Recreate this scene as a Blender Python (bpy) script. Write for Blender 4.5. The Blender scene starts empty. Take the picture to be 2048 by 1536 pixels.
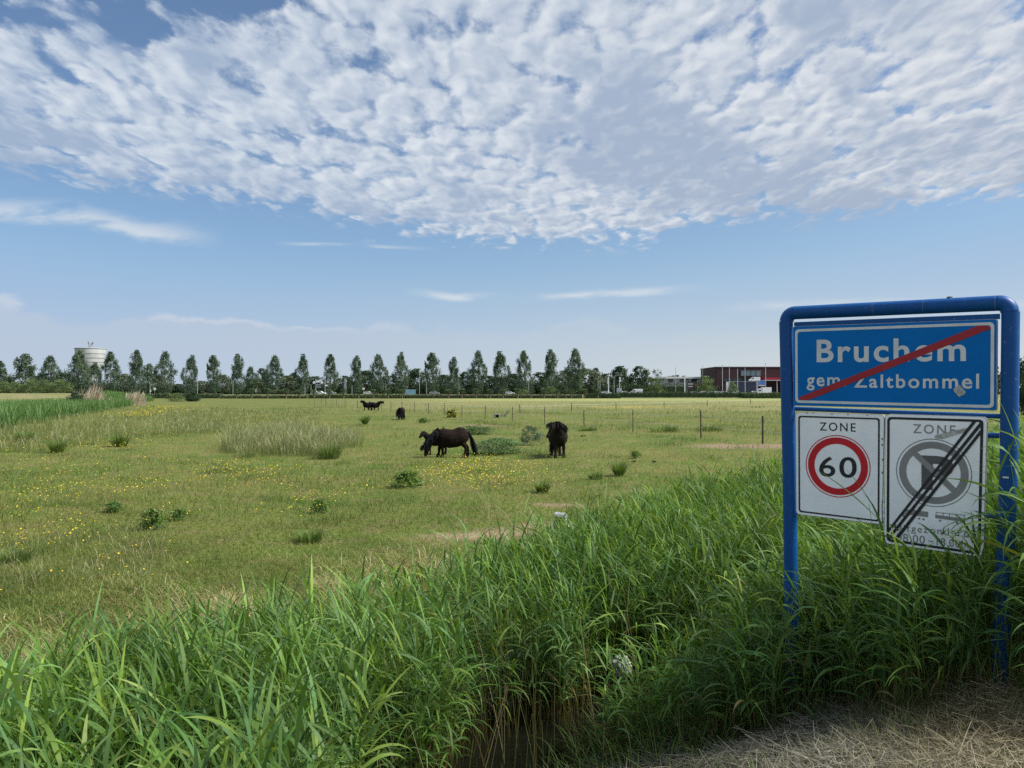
import bpy, bmesh, math, random
import numpy as np
from mathutils import Vector, Matrix
R = math.radians
random.seed(7); rng = np.random.default_rng(11)
S = bpy.context.scene
COL = S.collection

# ------------------------------------------------------------------ camera
CAM_H = 2.05; FPX = 1479.0; PITCH = math.atan(19/1479.0)
cd = bpy.data.cameras.new("camera"); cam = bpy.data.objects.new("camera", cd); COL.objects.link(cam)
cam.location = (0, 0, CAM_H); cam.rotation_euler = (R(90)+PITCH, 0, 0)
cd.sensor_width = 36; cd.lens = FPX/2048*36; cd.clip_start = 0.05; cd.clip_end = 20000
S.camera = cam

# ------------------------------------------------------------------ sun, view
SUN_AZ, SUN_EL = R(98), R(49)         # azimuth to the right of the view direction (+Y)
sl = bpy.data.lights.new("sun", 'SUN'); so = bpy.data.objects.new("sun", sl); COL.objects.link(so)
sdir = Vector((math.sin(SUN_AZ)*math.cos(SUN_EL), math.cos(SUN_AZ)*math.cos(SUN_EL), math.sin(SUN_EL)))
so.rotation_euler = sdir.to_track_quat('Z', 'Y').to_euler(); so.location = (0, 0, 60)
sl.energy = 4.4; sl.angle = R(24); sl.color = (1.0, 0.93, 0.82)
S.view_settings.view_transform = 'Standard'; S.view_settings.look = 'None'
EXPO = 0.85; S.view_settings.exposure = EXPO; S.view_settings.gamma = 1.0
S.cycles.max_bounces = 6; S.cycles.transparent_max_bounces = 8; S.cycles.volume_bounces = 1
S.cycles.use_denoising = False

# ------------------------------------------------------------------ world: Nishita sky with an altocumulus sheet
W = bpy.data.worlds.new("World"); S.world = W; W.use_nodes = True
NT = W.node_tree; NT.nodes.clear()
class G:
    """tiny expression builder for shader nodes"""
    def __init__(s, nt): s.nt = nt
    def put(s, sock, v):
        if hasattr(v, 'is_linked') or isinstance(v, bpy.types.NodeSocket): s.nt.links.new(v, sock)
        else: sock.default_value = v
    def m(s, op, a, b=0.0, c=0.0, clamp=False):
        n = s.nt.nodes.new('ShaderNodeMath'); n.operation = op; n.use_clamp = clamp
        s.put(n.inputs[0], a); s.put(n.inputs[1], b)
        if len(n.inputs) > 2: s.put(n.inputs[2], c)
        return n.outputs[0]
    def add(s, a, b): return s.m('ADD', a, b)
    def sub(s, a, b): return s.m('SUBTRACT', a, b)
    def mul(s, a, b): return s.m('MULTIPLY', a, b)
    def div(s, a, b): return s.m('DIVIDE', a, b)
    def mx(s, a, b): return s.m('MAXIMUM', a, b)
    def mn(s, a, b): return s.m('MINIMUM', a, b)
    def ss(s, v, lo, hi, o0=0.0, o1=1.0):
        n = s.nt.nodes.new('ShaderNodeMapRange'); n.interpolation_type = 'SMOOTHSTEP'
        s.put(n.inputs[0], v); s.put(n.inputs[1], lo); s.put(n.inputs[2], hi); s.put(n.inputs[3], o0); s.put(n.inputs[4], o1)
        return n.outputs[0]
    def xyz(s, x, y, z=0.0):
        n = s.nt.nodes.new('ShaderNodeCombineXYZ'); s.put(n.inputs[0], x); s.put(n.inputs[1], y); s.put(n.inputs[2], z); return n.outputs[0]
    def sep(s, v):
        n = s.nt.nodes.new('ShaderNodeSeparateXYZ'); s.put(n.inputs[0], v); return n.outputs
    def vm(s, op, a, b=(0, 0, 0), scale=1.0):
        n = s.nt.nodes.new('ShaderNodeVectorMath'); n.operation = op; s.put(n.inputs[0], a)
        if op == 'SCALE': s.put(n.inputs['Scale'], scale)
        else: s.put(n.inputs[1], b)
        return n.outputs[0]
    def noise(s, v, scale, detail=4.0, rough=0.5, dist=0.0, color=False, dims='3D'):
        n = s.nt.nodes.new('ShaderNodeTexNoise'); n.noise_dimensions = dims; n.inputs['Scale'].default_value = scale
        n.inputs['Detail'].default_value = detail; n.inputs['Roughness'].default_value = rough
        n.inputs['Distortion'].default_value = dist; s.put(n.inputs['Vector'], v)
        return n.outputs['Color' if color else 0]
    def mix(s, f, a, b, mode='MIX'):
        n = s.nt.nodes.new('ShaderNodeMix'); n.data_type = 'RGBA'; n.blend_type = mode
        s.put(n.inputs[0], f); s.put(n.inputs[6], a if not isinstance(a, tuple) or len(a) == 4 else (*a, 1))
        s.put(n.inputs[7], b if not isinstance(b, tuple) or len(b) == 4 else (*b, 1))
        return n.outputs[2]
    def curve(s, v, pts):
        """piecewise linear function through pts [(x, y)]"""
        out = None
        for (x0, y0), (x1, y1) in zip(pts, pts[1:]):
            n = s.nt.nodes.new('ShaderNodeMapRange'); s.put(n.inputs[0], v)
            n.inputs[1].default_value = x0; n.inputs[2].default_value = x1
            n.inputs[3].default_value = 0; n.inputs[4].default_value = y1-y0
            out = n.outputs[0] if out is None else s.add(out, n.outputs[0])
        return s.add(out, pts[0][1])
g = G(NT)
SKY_STRENGTH = 0.12
tc = NT.nodes.new('ShaderNodeTexCoord'); D = tc.outputs['Generated']
sky = NT.nodes.new('ShaderNodeTexSky'); sky.sky_type = 'NISHITA'; sky.sun_disc = False
sky.sun_elevation = SUN_EL; sky.sun_rotation = SUN_AZ; sky.altitude = 0; sky.air_density = 1.0; sky.dust_density = 1.0; sky.ozone_density = 2.0
dx, dy, dz = g.sep(D)
az = g.div(dx, g.mx(dy, .05)); el = g.div(g.mx(dz, 0.0), g.mx(dy, .05))
C0 = .10                                          # eases the foreshortening, as the puffs are as high as wide
inv = g.div(1.0, g.add(el, C0))
px_, py_ = g.mul(az, inv), inv                    # position on the cloud layer
P = g.xyz(g.mul(px_, 2.75), g.mul(py_, 1.85), 0.0)
warp = g.vm('SCALE', g.vm('SUBTRACT', g.noise(P, 1.3, 3, .5, color=True, dims='2D'), (.5, .5, .5)), scale=.34)
Pw = g.vm('ADD', P, warp)
# streaks run along the sheet's edge
def rot(v, ang, sx, sy):
    n = NT.nodes.new('ShaderNodeMapping'); n.inputs['Rotation'].default_value = (0, 0, ang); n.inputs['Scale'].default_value = (sx, sy, 1)
    n.vector_type = 'TEXTURE'; g.put(n.inputs[0], v); return n.outputs[0]
Ps = rot(Pw, R(41), 2.0, 1.0)
big = g.noise(Ps, .75, 4, .5, dims='2D')                    # thick and thin parts of the sheet
SUNOFF = (-0.056, -0.036, 0)
def puff(v, scale, smooth):
    n = NT.nodes.new('ShaderNodeTexVoronoi'); n.feature = 'SMOOTH_F1'; n.voronoi_dimensions = '2D'; n.inputs['Scale'].default_value = scale
    n.inputs['Smoothness'].default_value = smooth; n.inputs['Detail'].default_value = 1.0; n.inputs['Roughness'].default_value = .45
    g.put(n.inputs['Vector'], v); return g.sub(1.0, n.outputs[0])
def cells(v):
    a = g.noise(rot(v, R(30), 1.25, 1.0), 3.4, 4, .52, dims='2D')
    p = puff(rot(v, R(25), 1.15, 1.0), 4.2, .7)
    return g.add(g.mul(a, .40), g.mul(p, .54))
fw = g.vm('SCALE', g.vm('SUBTRACT', g.noise(P, 7.0, 4, .6, color=True, dims='2D'), (.5, .5, .5)), scale=.16)
Pf = g.vm('ADD', Pw, fw)
c0 = cells(Pf)
def soft(v): return g.add(g.mul(g.noise(rot(v, R(30), 1.25, 1.0), 3.4, 2, .45, dims='2D'), .36), g.mul(puff(rot(v, R(25), 1.15, 1.0), 4.2, .7), .56))
fw2 = g.vm('SCALE', g.vm('SUBTRACT', g.noise(P, 7.0, 1, .5, color=True, dims='2D'), (.5, .5, .5)), scale=.12)
Pg = g.vm('ADD', Pw, fw2)
s0 = soft(Pg); s1 = soft(g.vm('ADD', Pg, SUNOFF))
def sheet_edge():
    pts = [(-9, 1.0), (-4, 1.8)]
    for x, y in [(-160, 325), (0, 350), (300, 395), (600, 440), (750, 465), (900, 490), (1050, 500), (1280, 500), (1340, 472), (1500, 452), (1700, 442), (2048, 400), (2200, 390)]:
        a_, e_ = (x-1024)/FPX, (787-y)/FPX
        pts.append((a_/(e_+C0), 1/(e_+C0)))
    return pts + [(6, 2.2)]
yb = g.curve(px_, sheet_edge())
edge = g.sub(yb, py_)
edge_n = g.add(edge, g.mul(g.sub(g.noise(Pw, 1.6, 4, .6, dims='2D'), .5), .50))
# the open blue patch high on the left
gx = g.add(az, .52); gy = g.sub(el, .525)
hole = g.ss(g.m('SQRT', g.add(g.mul(g.mul(gx, gx), .16), g.mul(g.mul(gy, gy), 3.5))), .03, .14, 1.0, 0.0)
cover = g.add(g.mul(g.ss(edge_n, -.10, .45), .44), g.mul(g.sub(big, .5), .40))
fine = g.mul(g.sub(g.noise(P, 8.5, 7, .66, dims='2D'), .5), .34)
dens = g.add(g.sub(g.add(c0, cover), g.mul(hole, .40)), fine)
a_sheet = g.mul(g.ss(dens, .47, .80), g.ss(edge_n, -.14, .22))
relief = g.mul(g.sub(s0, s1), .92)
thick = g.ss(g.add(g.mul(c0, .45), g.mul(big, 1.25)), .72, 1.04)
lum = g.add(g.add(g.sub(.585, g.mul(thick, .32)), relief), g.mul(fine, .95))
lum = g.m('MINIMUM', g.mx(lum, .20), 1.0)
# nearer the sun the sheet is whiter
sunside = g.ss(px_, -1.5, 2.5)
ccol = g.mix(g.ss(lum, .22, 1.0), g.mix(sunside, (.36, .46, .62), (.41, .48, .60)), g.mix(sunside, (.76, .82, .88), (.90, .90, .89)))
# low wisps under the sheet, and bands of cumulus near the horizon (direction space)
def wisp(a0, a1, e_at, thick_, soft, scale):
    mid = g.curve(az, e_at)
    inb = g.mul(g.ss(az, a0-.03, a0+.05), g.ss(az, a1-.09, a1+.03, 1.0, 0.0))
    v = g.xyz(g.mul(az, scale), g.mul(el, scale*3.4), 3.7*a0)
    n = g.noise(v, 1.0, 5, .58)
    off = g.m('ABSOLUTE', g.add(g.sub(el, mid), g.mul(g.sub(n, .5), thick_*1.6)))
    return g.mul(g.ss(off, 0.0, thick_, 1.0, 0.0), g.mul(inb, g.ss(n, .30, .62)))
w1 = wisp(-.80, -.41, [(-.75, .252), (-.60, .245), (-.5, .222), (-.41, .213)], .022, .01, 9)
w2 = wisp(-.13, .02, [(-.13, .138), (-.08, .131), (0.02, .132)], .008, .01, 12)
w3 = wisp(.04, .25, [(.04, .131), (.15, .137), (.25, .143)], .008, .01, 12)
w4 = wisp(.30, .75, [(.30, .118), (.5, .125), (.75, .12)], .009, .01, 10)
w5 = wisp(-.30, -.12, [(-.30, .204), (-.2, .200), (-.12, .197)], .004, .01, 12)
wis = g.mx(g.mx(w1, g.mul(w5, .8)), g.mx(g.mx(w2, w3), g.mul(w4, .6)))
hum = g.noise(g.xyz(g.mul(az, 7.0), g.mul(el, 12.0), 1.3), 1.0, 5, .55)
top = g.add(g.add(.088, g.mul(g.sub(hum, .5), .11)), g.mul(g.ss(az, -.75, -.25, 1.0, 0.0), .034))
lowc = g.mul(g.ss(g.sub(top, el), -.003, .010), g.ss(el, .012, .075))
lowc = g.mul(lowc, g.ss(az, -.45, .10, .62, .16))
lowrim = g.mul(g.mul(g.ss(hum, .47, .60), .8), g.ss(g.m('ABSOLUTE', g.sub(g.sub(top, el), .005)), 0., .010, 1., 0.))
lowcol = g.mix(lowrim, g.mix(g.ss(az, -.5, .5), (.50, .58, .70), (.62, .66, .69)), (.72, .74, .78))
# clear sky, paler and milky towards the horizon
skyc = g.mix(1.0, sky.outputs[0], (.92, 1.0, 1.06), 'MULTIPLY')
skyc = g.vm('SCALE', skyc, scale=SKY_STRENGTH)
hz = g.ss(dz, .0, .34, 1.0, 0.0)
milk = g.mix(g.ss(dz, .0, .22), g.mix(g.ss(az, -.5, .65), (.51, .60, .72), (.66, .70, .715)), g.mix(g.ss(az, -.5, .7), (.27, .47, .73), (.36, .55, .75)))
skyc = g.vm('MINIMUM', skyc, (.34, .50, .74))
skyc = g.mix(g.mul(hz, .93), skyc, milk)
col = g.mix(lowc, skyc, lowcol)
col = g.mix(g.mul(wis, .75), col, (.70, .75, .80))
col = g.mix(g.mul(a_sheet, .96), col, ccol)
out = g.vm('SCALE', col, scale=1.0/SKY_STRENGTH/2**EXPO)
bg = NT.nodes.new('ShaderNodeBackground'); bg.inputs[1].default_value = SKY_STRENGTH; NT.links.new(out, bg.inputs[0])
wo = NT.nodes.new('ShaderNodeOutputWorld'); NT.links.new(bg.outputs[0], wo.inputs[0])
W.cycles.sampling_method = 'MANUAL'; W.cycles.sample_map_resolution = 512

# ------------------------------------------------------------------ helpers
def tag(o, label=None, cat=None, group=None, kind=None):
    if label: o['label'] = label
    if cat: o['category'] = cat
    if group: o['group'] = group
    if kind: o['kind'] = kind
    return o
def link(o, parent=None):
    COL.objects.link(o)
    if parent is not None: o.parent = parent
    return o
def empty(name, loc=(0, 0, 0), rz=0.0, scale=1.0):
    o = bpy.data.objects.new(name, None); o.location = loc; o.rotation_euler = (0, 0, rz); o.scale = (scale,)*3
    o.empty_display_size = .3
    return link(o)
def obj(name, me, parent=None): return link(bpy.data.objects.new(name, me), parent)
def np_mesh(name, V, F, mats, tint=None, smooth=False, mi=None):
    """V (n,3), F (m,k) faces of one size"""
    me = bpy.data.meshes.new(name); V = np.asarray(V, np.float32); F = np.asarray(F, np.int32)
    k = F.shape[1]; m = len(F)
    me.vertices.add(len(V)); me.vertices.foreach_set('co', V.ravel())
    me.loops.add(m*k); me.loops.foreach_set('vertex_index', F.ravel())
    me.polygons.add(m); me.polygons.foreach_set('loop_start', np.arange(0, m*k, k, dtype=np.int32))
    if smooth: me.polygons.foreach_set('use_smooth', np.ones(m, bool))
    for x in (mats if isinstance(mats, (list, tuple)) else [mats]): me.materials.append(x)
    if mi is not None: me.polygons.foreach_set('material_index', np.asarray(mi, np.int32))
    if tint is not None:
        ca = me.color_attributes.new('tint', 'FLOAT_COLOR', 'POINT')
        c = np.ones((len(V), 4), np.float32); c[:, :3] = tint; ca.data.foreach_set('color', c.ravel())
    me.update(calc_edges=True); me.validate(); return me
class MB:
    """collects shapes into one mesh"""
    def __init__(s): s.v = []; s.f = []; s.sm = []
    def _put(s, vs, fs, smooth=False):
        o = len(s.v); s.v += [tuple(p) for p in vs]; s.f += [tuple(i+o for i in f) for f in fs]; s.sm += [smooth]*len(fs)
    def box(s, c, d, rz=0.0, taper=1.0, ry=0.0):
        hx, hy, hz = d[0]/2, d[1]/2, d[2]/2
        M = Matrix.Translation(c) @ Matrix.Rotation(rz, 4, 'Z') @ Matrix.Rotation(ry, 4, 'Y')
        vs = []
        for z in (-1, 1):
            t = taper if z > 0 else 1
            for x, y in ((-1, -1), (1, -1), (1, 1), (-1, 1)): vs.append(M @ Vector((x*hx*t, y*hy*t, z*hz)))
        s._put(vs, [(3, 2, 1, 0), (4, 5, 6, 7), (0, 1, 5, 4), (1, 2, 6, 5), (2, 3, 7, 6), (3, 0, 4, 7)]); return s
    def tube(s, pts, rad, n=10, caps=True, ell=None):
        pts = [Vector(p) for p in pts]
        if not isinstance(rad, (list, tuple)): rad = [rad]*len(pts)
        rings = []; up = None
        for i, p in enumerate(pts):
            t = (pts[min(i+1, len(pts)-1)]-pts[max(i-1, 0)]).normalized()
            if up is None: up = Vector((0, 1, 0)) if abs(t.y) < .9 else Vector((1, 0, 0))
            a = (up-t*up.dot(t)).normalized(); b = t.cross(a); up = a
            e = ell[i] if ell else 1.0
            rings.append([p+a*math.cos(6.28318*k/n)*rad[i]*e+b*math.sin(6.28318*k/n)*rad[i] for k in range(n)])
        vs = [q for r in rings for q in r]; fs = []
        for i in range(len(pts)-1):
            for k in range(n):
                k2 = (k+1) % n; fs.append((i*n+k, i*n+k2, (i+1)*n+k2, (i+1)*n+k))
        s._put(vs, fs, True)
        if caps: s._put(rings[0], [tuple(range(n))[::-1]]); s._put(rings[-1], [tuple(range(n))])
        return s
    def loft(s, rings, smooth=True, caps=True):
        n = len(rings[0]); vs = [q for r in rings for q in r]; fs = []
        for i in range(len(rings)-1):
            for k in range(n):
                k2 = (k+1) % n; fs.append((i*n+k, i*n+k2, (i+1)*n+k2, (i+1)*n+k))
        s._put(vs, fs, smooth)
        if caps: s._put(rings[0], [tuple(range(n))[::-1]]); s._put(rings[-1], [tuple(range(n))])
        return s
    def prism(s, poly, y0, y1):
        """side profile poly [(x,z)] extruded along y"""
        n = len(poly)
        vs = [(x, y0, z) for x, z in poly]+[(x, y1, z) for x, z in poly]
        fs = [tuple(range(n)), tuple(range(2*n-1, n-1, -1))]
        fs += [((k+1) % n, k, n+k, n+(k+1) % n) for k in range(n)]
        s._put(vs, fs); return s
    def sphere(s, c, r, seg=10, rings=6, sc=(1, 1, 1)):
        rr = []
        for i in range(1, rings):
            th = math.pi*i/rings
            rr.append([(c[0]+r*sc[0]*math.sin(th)*math.cos(6.28318*k/seg), c[1]+r*sc[1]*math.sin(th)*math.sin(6.28318*k/seg), c[2]-r*sc[2]*math.cos(th)) for k in range(seg)])
        return s.loft(rr)
    def face(s, vs): s._put(vs, [tuple(range(len(vs)))]); return s
    def mesh(s, name, m):
        me = bpy.data.meshes.new(name); me.from_pydata(s.v, [], s.f)
        me.polygons.foreach_set('use_smooth', s.sm)
        if m: me.materials.append(m)
        bm = bmesh.new(); bm.from_mesh(me); bmesh.ops.recalc_face_normals(bm, faces=bm.faces); bm.to_mesh(me); bm.free()
        me.update(); return me
    def build(s, name, m, parent=None, bevel=0.0):
        o = obj(name, s.mesh(name, m), parent)
        if bevel:
            b = o.modifiers.new('bevel', 'BEVEL'); b.width = bevel; b.segments = 2; b.limit_method = 'ANGLE'; b.angle_limit = R(40)
        return o
def copy_tree(o, parent=None, label=None):
    c = o.copy(); COL.objects.link(c)
    if parent is not None: c.parent = parent
    if label: c['label'] = label
    for ch in list(o.children): copy_tree(ch, c)
    return c
def ray(px, py):
    xr, yu = (px-1024)/FPX, (768-py)/FPX
    return Vector((xr, math.cos(PITCH)-yu*math.sin(PITCH), math.sin(PITCH)+yu*math.cos(PITCH)))
def gp(px, py, z=0.0):
    """the point of the level z under a line of sight"""
    r = ray(px, py); t = (z-CAM_H)/r.z; return Vector((r.x*t, r.y*t, z))
def at(px, py, Y):
    r = ray(px, py); t = Y/r.y; return Vector((r.x*t, Y, CAM_H+r.z*t))

# ------------------------------------------------------------------ materials
def nmat(name):
    m = bpy.data.materials.new(name); m.use_nodes = True; nt = m.node_tree
    return m, nt, nt.nodes['Principled BSDF'], G(nt)
def mat(name, c, rough=.6, c2=None, scale=8.0, metal=0.0, bump=0.0, spec=.4, detail=5, lo=.4, hi=.62):
    m, nt, b, q = nmat(name)
    b.inputs['Roughness'].default_value = rough; b.inputs['Metallic'].default_value = metal; b.inputs['Specular IOR Level'].default_value = spec
    t = nt.nodes.new('ShaderNodeTexCoord').outputs['Object']
    if c2 is None: c2 = tuple(x*.82 for x in c)
    n = q.noise(t, scale, detail, .6)
    nt.links.new(q.mix(q.ss(n, lo, hi), c, c2), b.inputs['Base Color'])
    if bump:
        bp = nt.nodes.new('ShaderNodeBump'); bp.inputs['Strength'].default_value = bump; bp.inputs['Distance'].default_value = .01
        nt.links.new(n, bp.inputs['Height']); nt.links.new(bp.outputs[0], b.inputs['Normal'])
    return m
def leaf_mat(name, trans=.35, rough=.5, spec=.3, tcol=(1.25, 1.15, .45)):
    """colour from the mesh's own per-leaf tint; light passes through"""
    m, nt, b, q = nmat(name)
    a = nt.nodes.new('ShaderNodeAttribute'); a.attribute_name = 'tint'
    nt.links.new(a.outputs['Color'], b.inputs['Base Color']); b.inputs['Roughness'].default_value = rough
    b.inputs['Specular IOR Level'].default_value = spec
    tr = nt.nodes.new('ShaderNodeBsdfTranslucent'); nt.links.new(q.mix(1.0, a.outputs['Color'], tcol, 'MULTIPLY'), tr.inputs['Color'])
    mx = nt.nodes.new('ShaderNodeMixShader'); mx.inputs[0].default_value = trans
    nt.links.new(b.outputs[0], mx.inputs[1]); nt.links.new(tr.outputs[0], mx.inputs[2])
    nt.links.new(mx.outputs[0], nt.nodes['Material Output'].inputs[0]); return m
M = {}
M['reed'] = leaf_mat('reed_leaf', .38, .55, .22)
M['grass'] = leaf_mat('grass_blade', .30, .6, .2)
M['straw'] = leaf_mat('straw', .15, .6, .25, (1.1, 1.0, .8))
M['foliage'] = leaf_mat('tree_leaf', .25, .55, .3, (1.15, 1.15, .5))
M['flower'] = leaf_mat('petal', .3, .5, .3, (1, 1, .6))
M['black_film'] = mat('black_film', (.012, .016, .022), .45)
M['bark'] = mat('bark', (.07, .06, .045), .9, (.12, .105, .08), 3.0)

# ------------------------------------------------------------------ terrain
AXIS = R(43)                                        # heading of road and ditch
UX, UY = math.sin(AXIS), math.cos(AXIS)
def uv(x, y): return UX*x+UY*y, -UY*x+UX*y
def xy(u, v): return UX*u-UY*v, UY*u+UX*v
def smooth(x, a, b):
    t = np.clip((np.asarray(x, float)-a)/(b-a), 0, 1); return t*t*(3-2*t)
PV = [-1e5, .75, 1.25, 1.9, 3.05, 3.4, 4.7, 5.05, 5.7, 6.6, 1e5]
PZ = [.52, .52, .36, .04, -.42, -.8, -.8, -.5, -.08, 0, 0]
WATER_Z = -.40
def lump(x, y):
    return (np.sin(x*.9+1.3*np.sin(y*.35))*np.sin(y*.8+1.1*np.sin(x*.4)) + .6*np.sin(x*2.3+y*1.1)*np.sin(y*1.9-x*.7))
def patch(x, y):
    """slow variation 0..1 over the meadow"""
    return .5+.25*np.sin(x*.55+2*np.sin(y*.21+.4))+.25*np.sin(y*.37+1.7*np.sin(x*.31+2.)+.8*np.sin(y*1.1+x*.9))
def gz(x, y):
    x = np.asarray(x, float); y = np.asarray(y, float)
    u, v = uv(x, y)
    z = np.interp(v, PV, PZ)
    z = z+.035*lump(x, y)*smooth(v, 6, 9)*(1-smooth(y, 60, 120))
    z = z+.018*np.sin(u*5.1+v*2.2)*np.sin(v*6.3)*(1-smooth(v, 2.4, 2.9))
    a0 = 68+(y-150)*.51
    z = z+2.1*smooth((-x-a0)/24, 0, 1)*smooth(y, 112, 150)*(1-smooth(y, 188, 235))
    return z
TERRACE = 1.6                                       # the far road and car park lie on a low embankment
def gz1(x, y): return TERRACE if y > 315 else float(gz(x, y))
def lines(near0, near1, step, far):
    a = list(np.arange(near0, near1, step)); d = step
    hi = [near1]
    while hi[-1] < far: d *= 1.12; hi.append(hi[-1]+d)
    lo = [near0]; d = step
    while lo[-1] > -far: d *= 1.12; lo.append(lo[-1]-d)
    return np.array(lo[:0:-1]+a+hi)
gu = lines(-2, 12, .2, 9000); gv = lines(-.6, 9, .13, 9000)
UU, VV = np.meshgrid(gu, gv, indexing='ij'); GX, GY = xy(UU, VV)
gV = np.stack([GX, GY, gz(GX, GY)], -1).reshape(-1, 3)
nu, nv = len(gu), len(gv)
idx = np.arange(nu*nv).reshape(nu, nv)
gF = np.stack([idx[:-1, :-1], idx[1:, :-1], idx[1:, 1:], idx[:-1, 1:]], -1).reshape(-1, 4)
m, nt, b, q = nmat('ground'); M['ground'] = m
pos = nt.nodes.new('ShaderNodeNewGeometry').outputs['Position']
X_, Y_, Z_ = q.sep(pos)
vv = q.add(q.mul(X_, -UY), q.mul(Y_, UX))
P2 = q.xyz(X_, Y_, 0)
n1 = q.noise(P2, .22, 4, .6); n2 = q.noise(P2, 1.7, 5, .62); n3 = q.noise(P2, 14.0, 5, .65)
field = q.mix(q.ss(n1, .40, .60), (.085, .130, .026), (.135, .145, .042))
field = q.mix(q.ss(n2, .46, .66), field, (.165, .145, .066))
field = q.mix(q.mul(q.ss(n3, .44, .64), .7), field, (.035, .055, .014))
# farther meadow: rough hay-coloured grass, then a pale mown strip before the road
hay = q.mix(q.ss(q.noise(q.xyz(q.mul(X_, .25), Y_, 0), .10, 5, .6), .38, .62), (.20, .185, .085), (.125, .150, .055))
farx = q.add(Y_, q.mul(X_, .35))
field = q.mix(q.mul(q.ss(farx, 62, 120), q.ss(q.div(X_, q.mx(Y_, 1.0)), -.30, -.06)), field, hay)
mown = q.mix(q.ss(q.noise(q.xyz(q.mul(X_, .08), Y_, 0), .06, 4, .6), .4, .6), (.24, .245, .10), (.18, .215, .08))
field = q.mix(q.mul(q.ss(Y_, 185, 215), q.ss(q.div(X_, q.mx(Y_, 1.0)), -.16, -.03)), field, mown)
bank = q.mix(q.ss(n1, .4, .6), (.20, .18, .095), (.13, .15, .06))
field = q.mix(q.ss(Z_, .25, 1.2), field, bank)
def spot(cx, cy, rx, ry, ang):
    ax = q.sub(X_, cx); ay = q.sub(Y_, cy); c, s_ = math.cos(ang), math.sin(ang)
    a = q.div(q.add(q.mul(ax, c), q.mul(ay, s_)), rx); bb = q.div(q.sub(q.mul(ay, c), q.mul(ax, s_)), ry)
    r = q.add(q.m('SQRT', q.add(q.mul(a, a), q.mul(bb, bb))), q.mul(q.sub(n2, .5), 1.6))
    return q.ss(r, .55, 1.05, 1.0, 0.0)
BARE = [(gp(1515, 893), 2.6, 1.5, .1), (gp(985, 1068), 1.25, .42, .25), (gp(1105, 1052), .6, .4, 0), (gp(975, 851), 1.6, 1.4, 0), (gp(1120, 1012), .5, .3, 0)]
soil = q.mix(q.ss(n3, .35, .65), (.25, .19, .135), (.15, .11, .075))
for p, rx, ry, an in BARE: field = q.mix(q.mul(spot(p.x, p.y, rx*1.25, ry*1.25, an), .92), field, soil)
verge = q.mix(q.ss(n2, .40, .6), (.28, .24, .155), (.14, .135, .075))
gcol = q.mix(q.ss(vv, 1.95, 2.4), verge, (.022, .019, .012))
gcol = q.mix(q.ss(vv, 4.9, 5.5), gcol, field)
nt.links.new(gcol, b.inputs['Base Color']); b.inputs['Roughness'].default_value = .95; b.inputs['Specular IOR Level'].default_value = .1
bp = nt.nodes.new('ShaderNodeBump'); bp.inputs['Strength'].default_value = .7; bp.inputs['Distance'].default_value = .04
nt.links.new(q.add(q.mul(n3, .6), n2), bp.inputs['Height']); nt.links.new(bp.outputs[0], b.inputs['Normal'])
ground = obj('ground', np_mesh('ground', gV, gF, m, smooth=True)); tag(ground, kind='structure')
# ditch water
m, nt, b, q = nmat('ditch_water'); b.inputs['Base Color'].default_value = (.008, .009, .006, 1); b.inputs['Roughness'].default_value = .06
wv = []
for u in (-60, 200):
    for v in (2.75, 5.15): x, y = xy(u, v); wv.append((x, y, WATER_Z))
tag(obj('water', np_mesh('water', wv, [(0, 2, 3, 1)], m)), kind='structure')
# asphalt road behind the verge, with an edge line
rv = []
for u in (-400, 400):
    for v in (-7.5, -1.6): x, y = xy(u, v); rv.append((x, y, .527))
tag(obj('road', np_mesh('road', rv, [(0, 2, 3, 1)], mat('asphalt', (.05, .05, .052), .9, (.065, .064, .062), 30))), kind='structure')

# embankment of the far road, the road on it, the car park
M['verge_far'] = mat('far_verge', (.095, .125, .045), .95, (.16, .155, .075), .35)
a = MB(); hw = 420
a.loft([[Vector((-hw, 311, -.3)), Vector((hw, 311, -.3)), Vector((hw, 900, -.3)), Vector((-hw, 900, -.3))], [Vector((-hw, 315, TERRACE)), Vector((hw, 315, TERRACE)), Vector((hw, 900, TERRACE)), Vector((-hw, 900, TERRACE))]], smooth=False)
tag(a.build('embankment', M['verge_far']), kind='structure')
def sheet(name, x0, x1, y0, y1, z, m_): tag(obj(name, np_mesh(name, [(x0, y0, z), (x1, y0, z), (x1, y1, z), (x0, y1, z)], [(0, 1, 2, 3)], m_)), kind='structure')
sheet('road', -410, 410, 318.5, 331.5, TERRACE+.004, mat('far_asphalt', (.055, .055, .058), .9, (.07, .07, .07), 2))
sheet('pavement', 85, 170, 333, 394, TERRACE+.004, mat('car_park_paving', (.16, .16, .165), .9))

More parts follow.
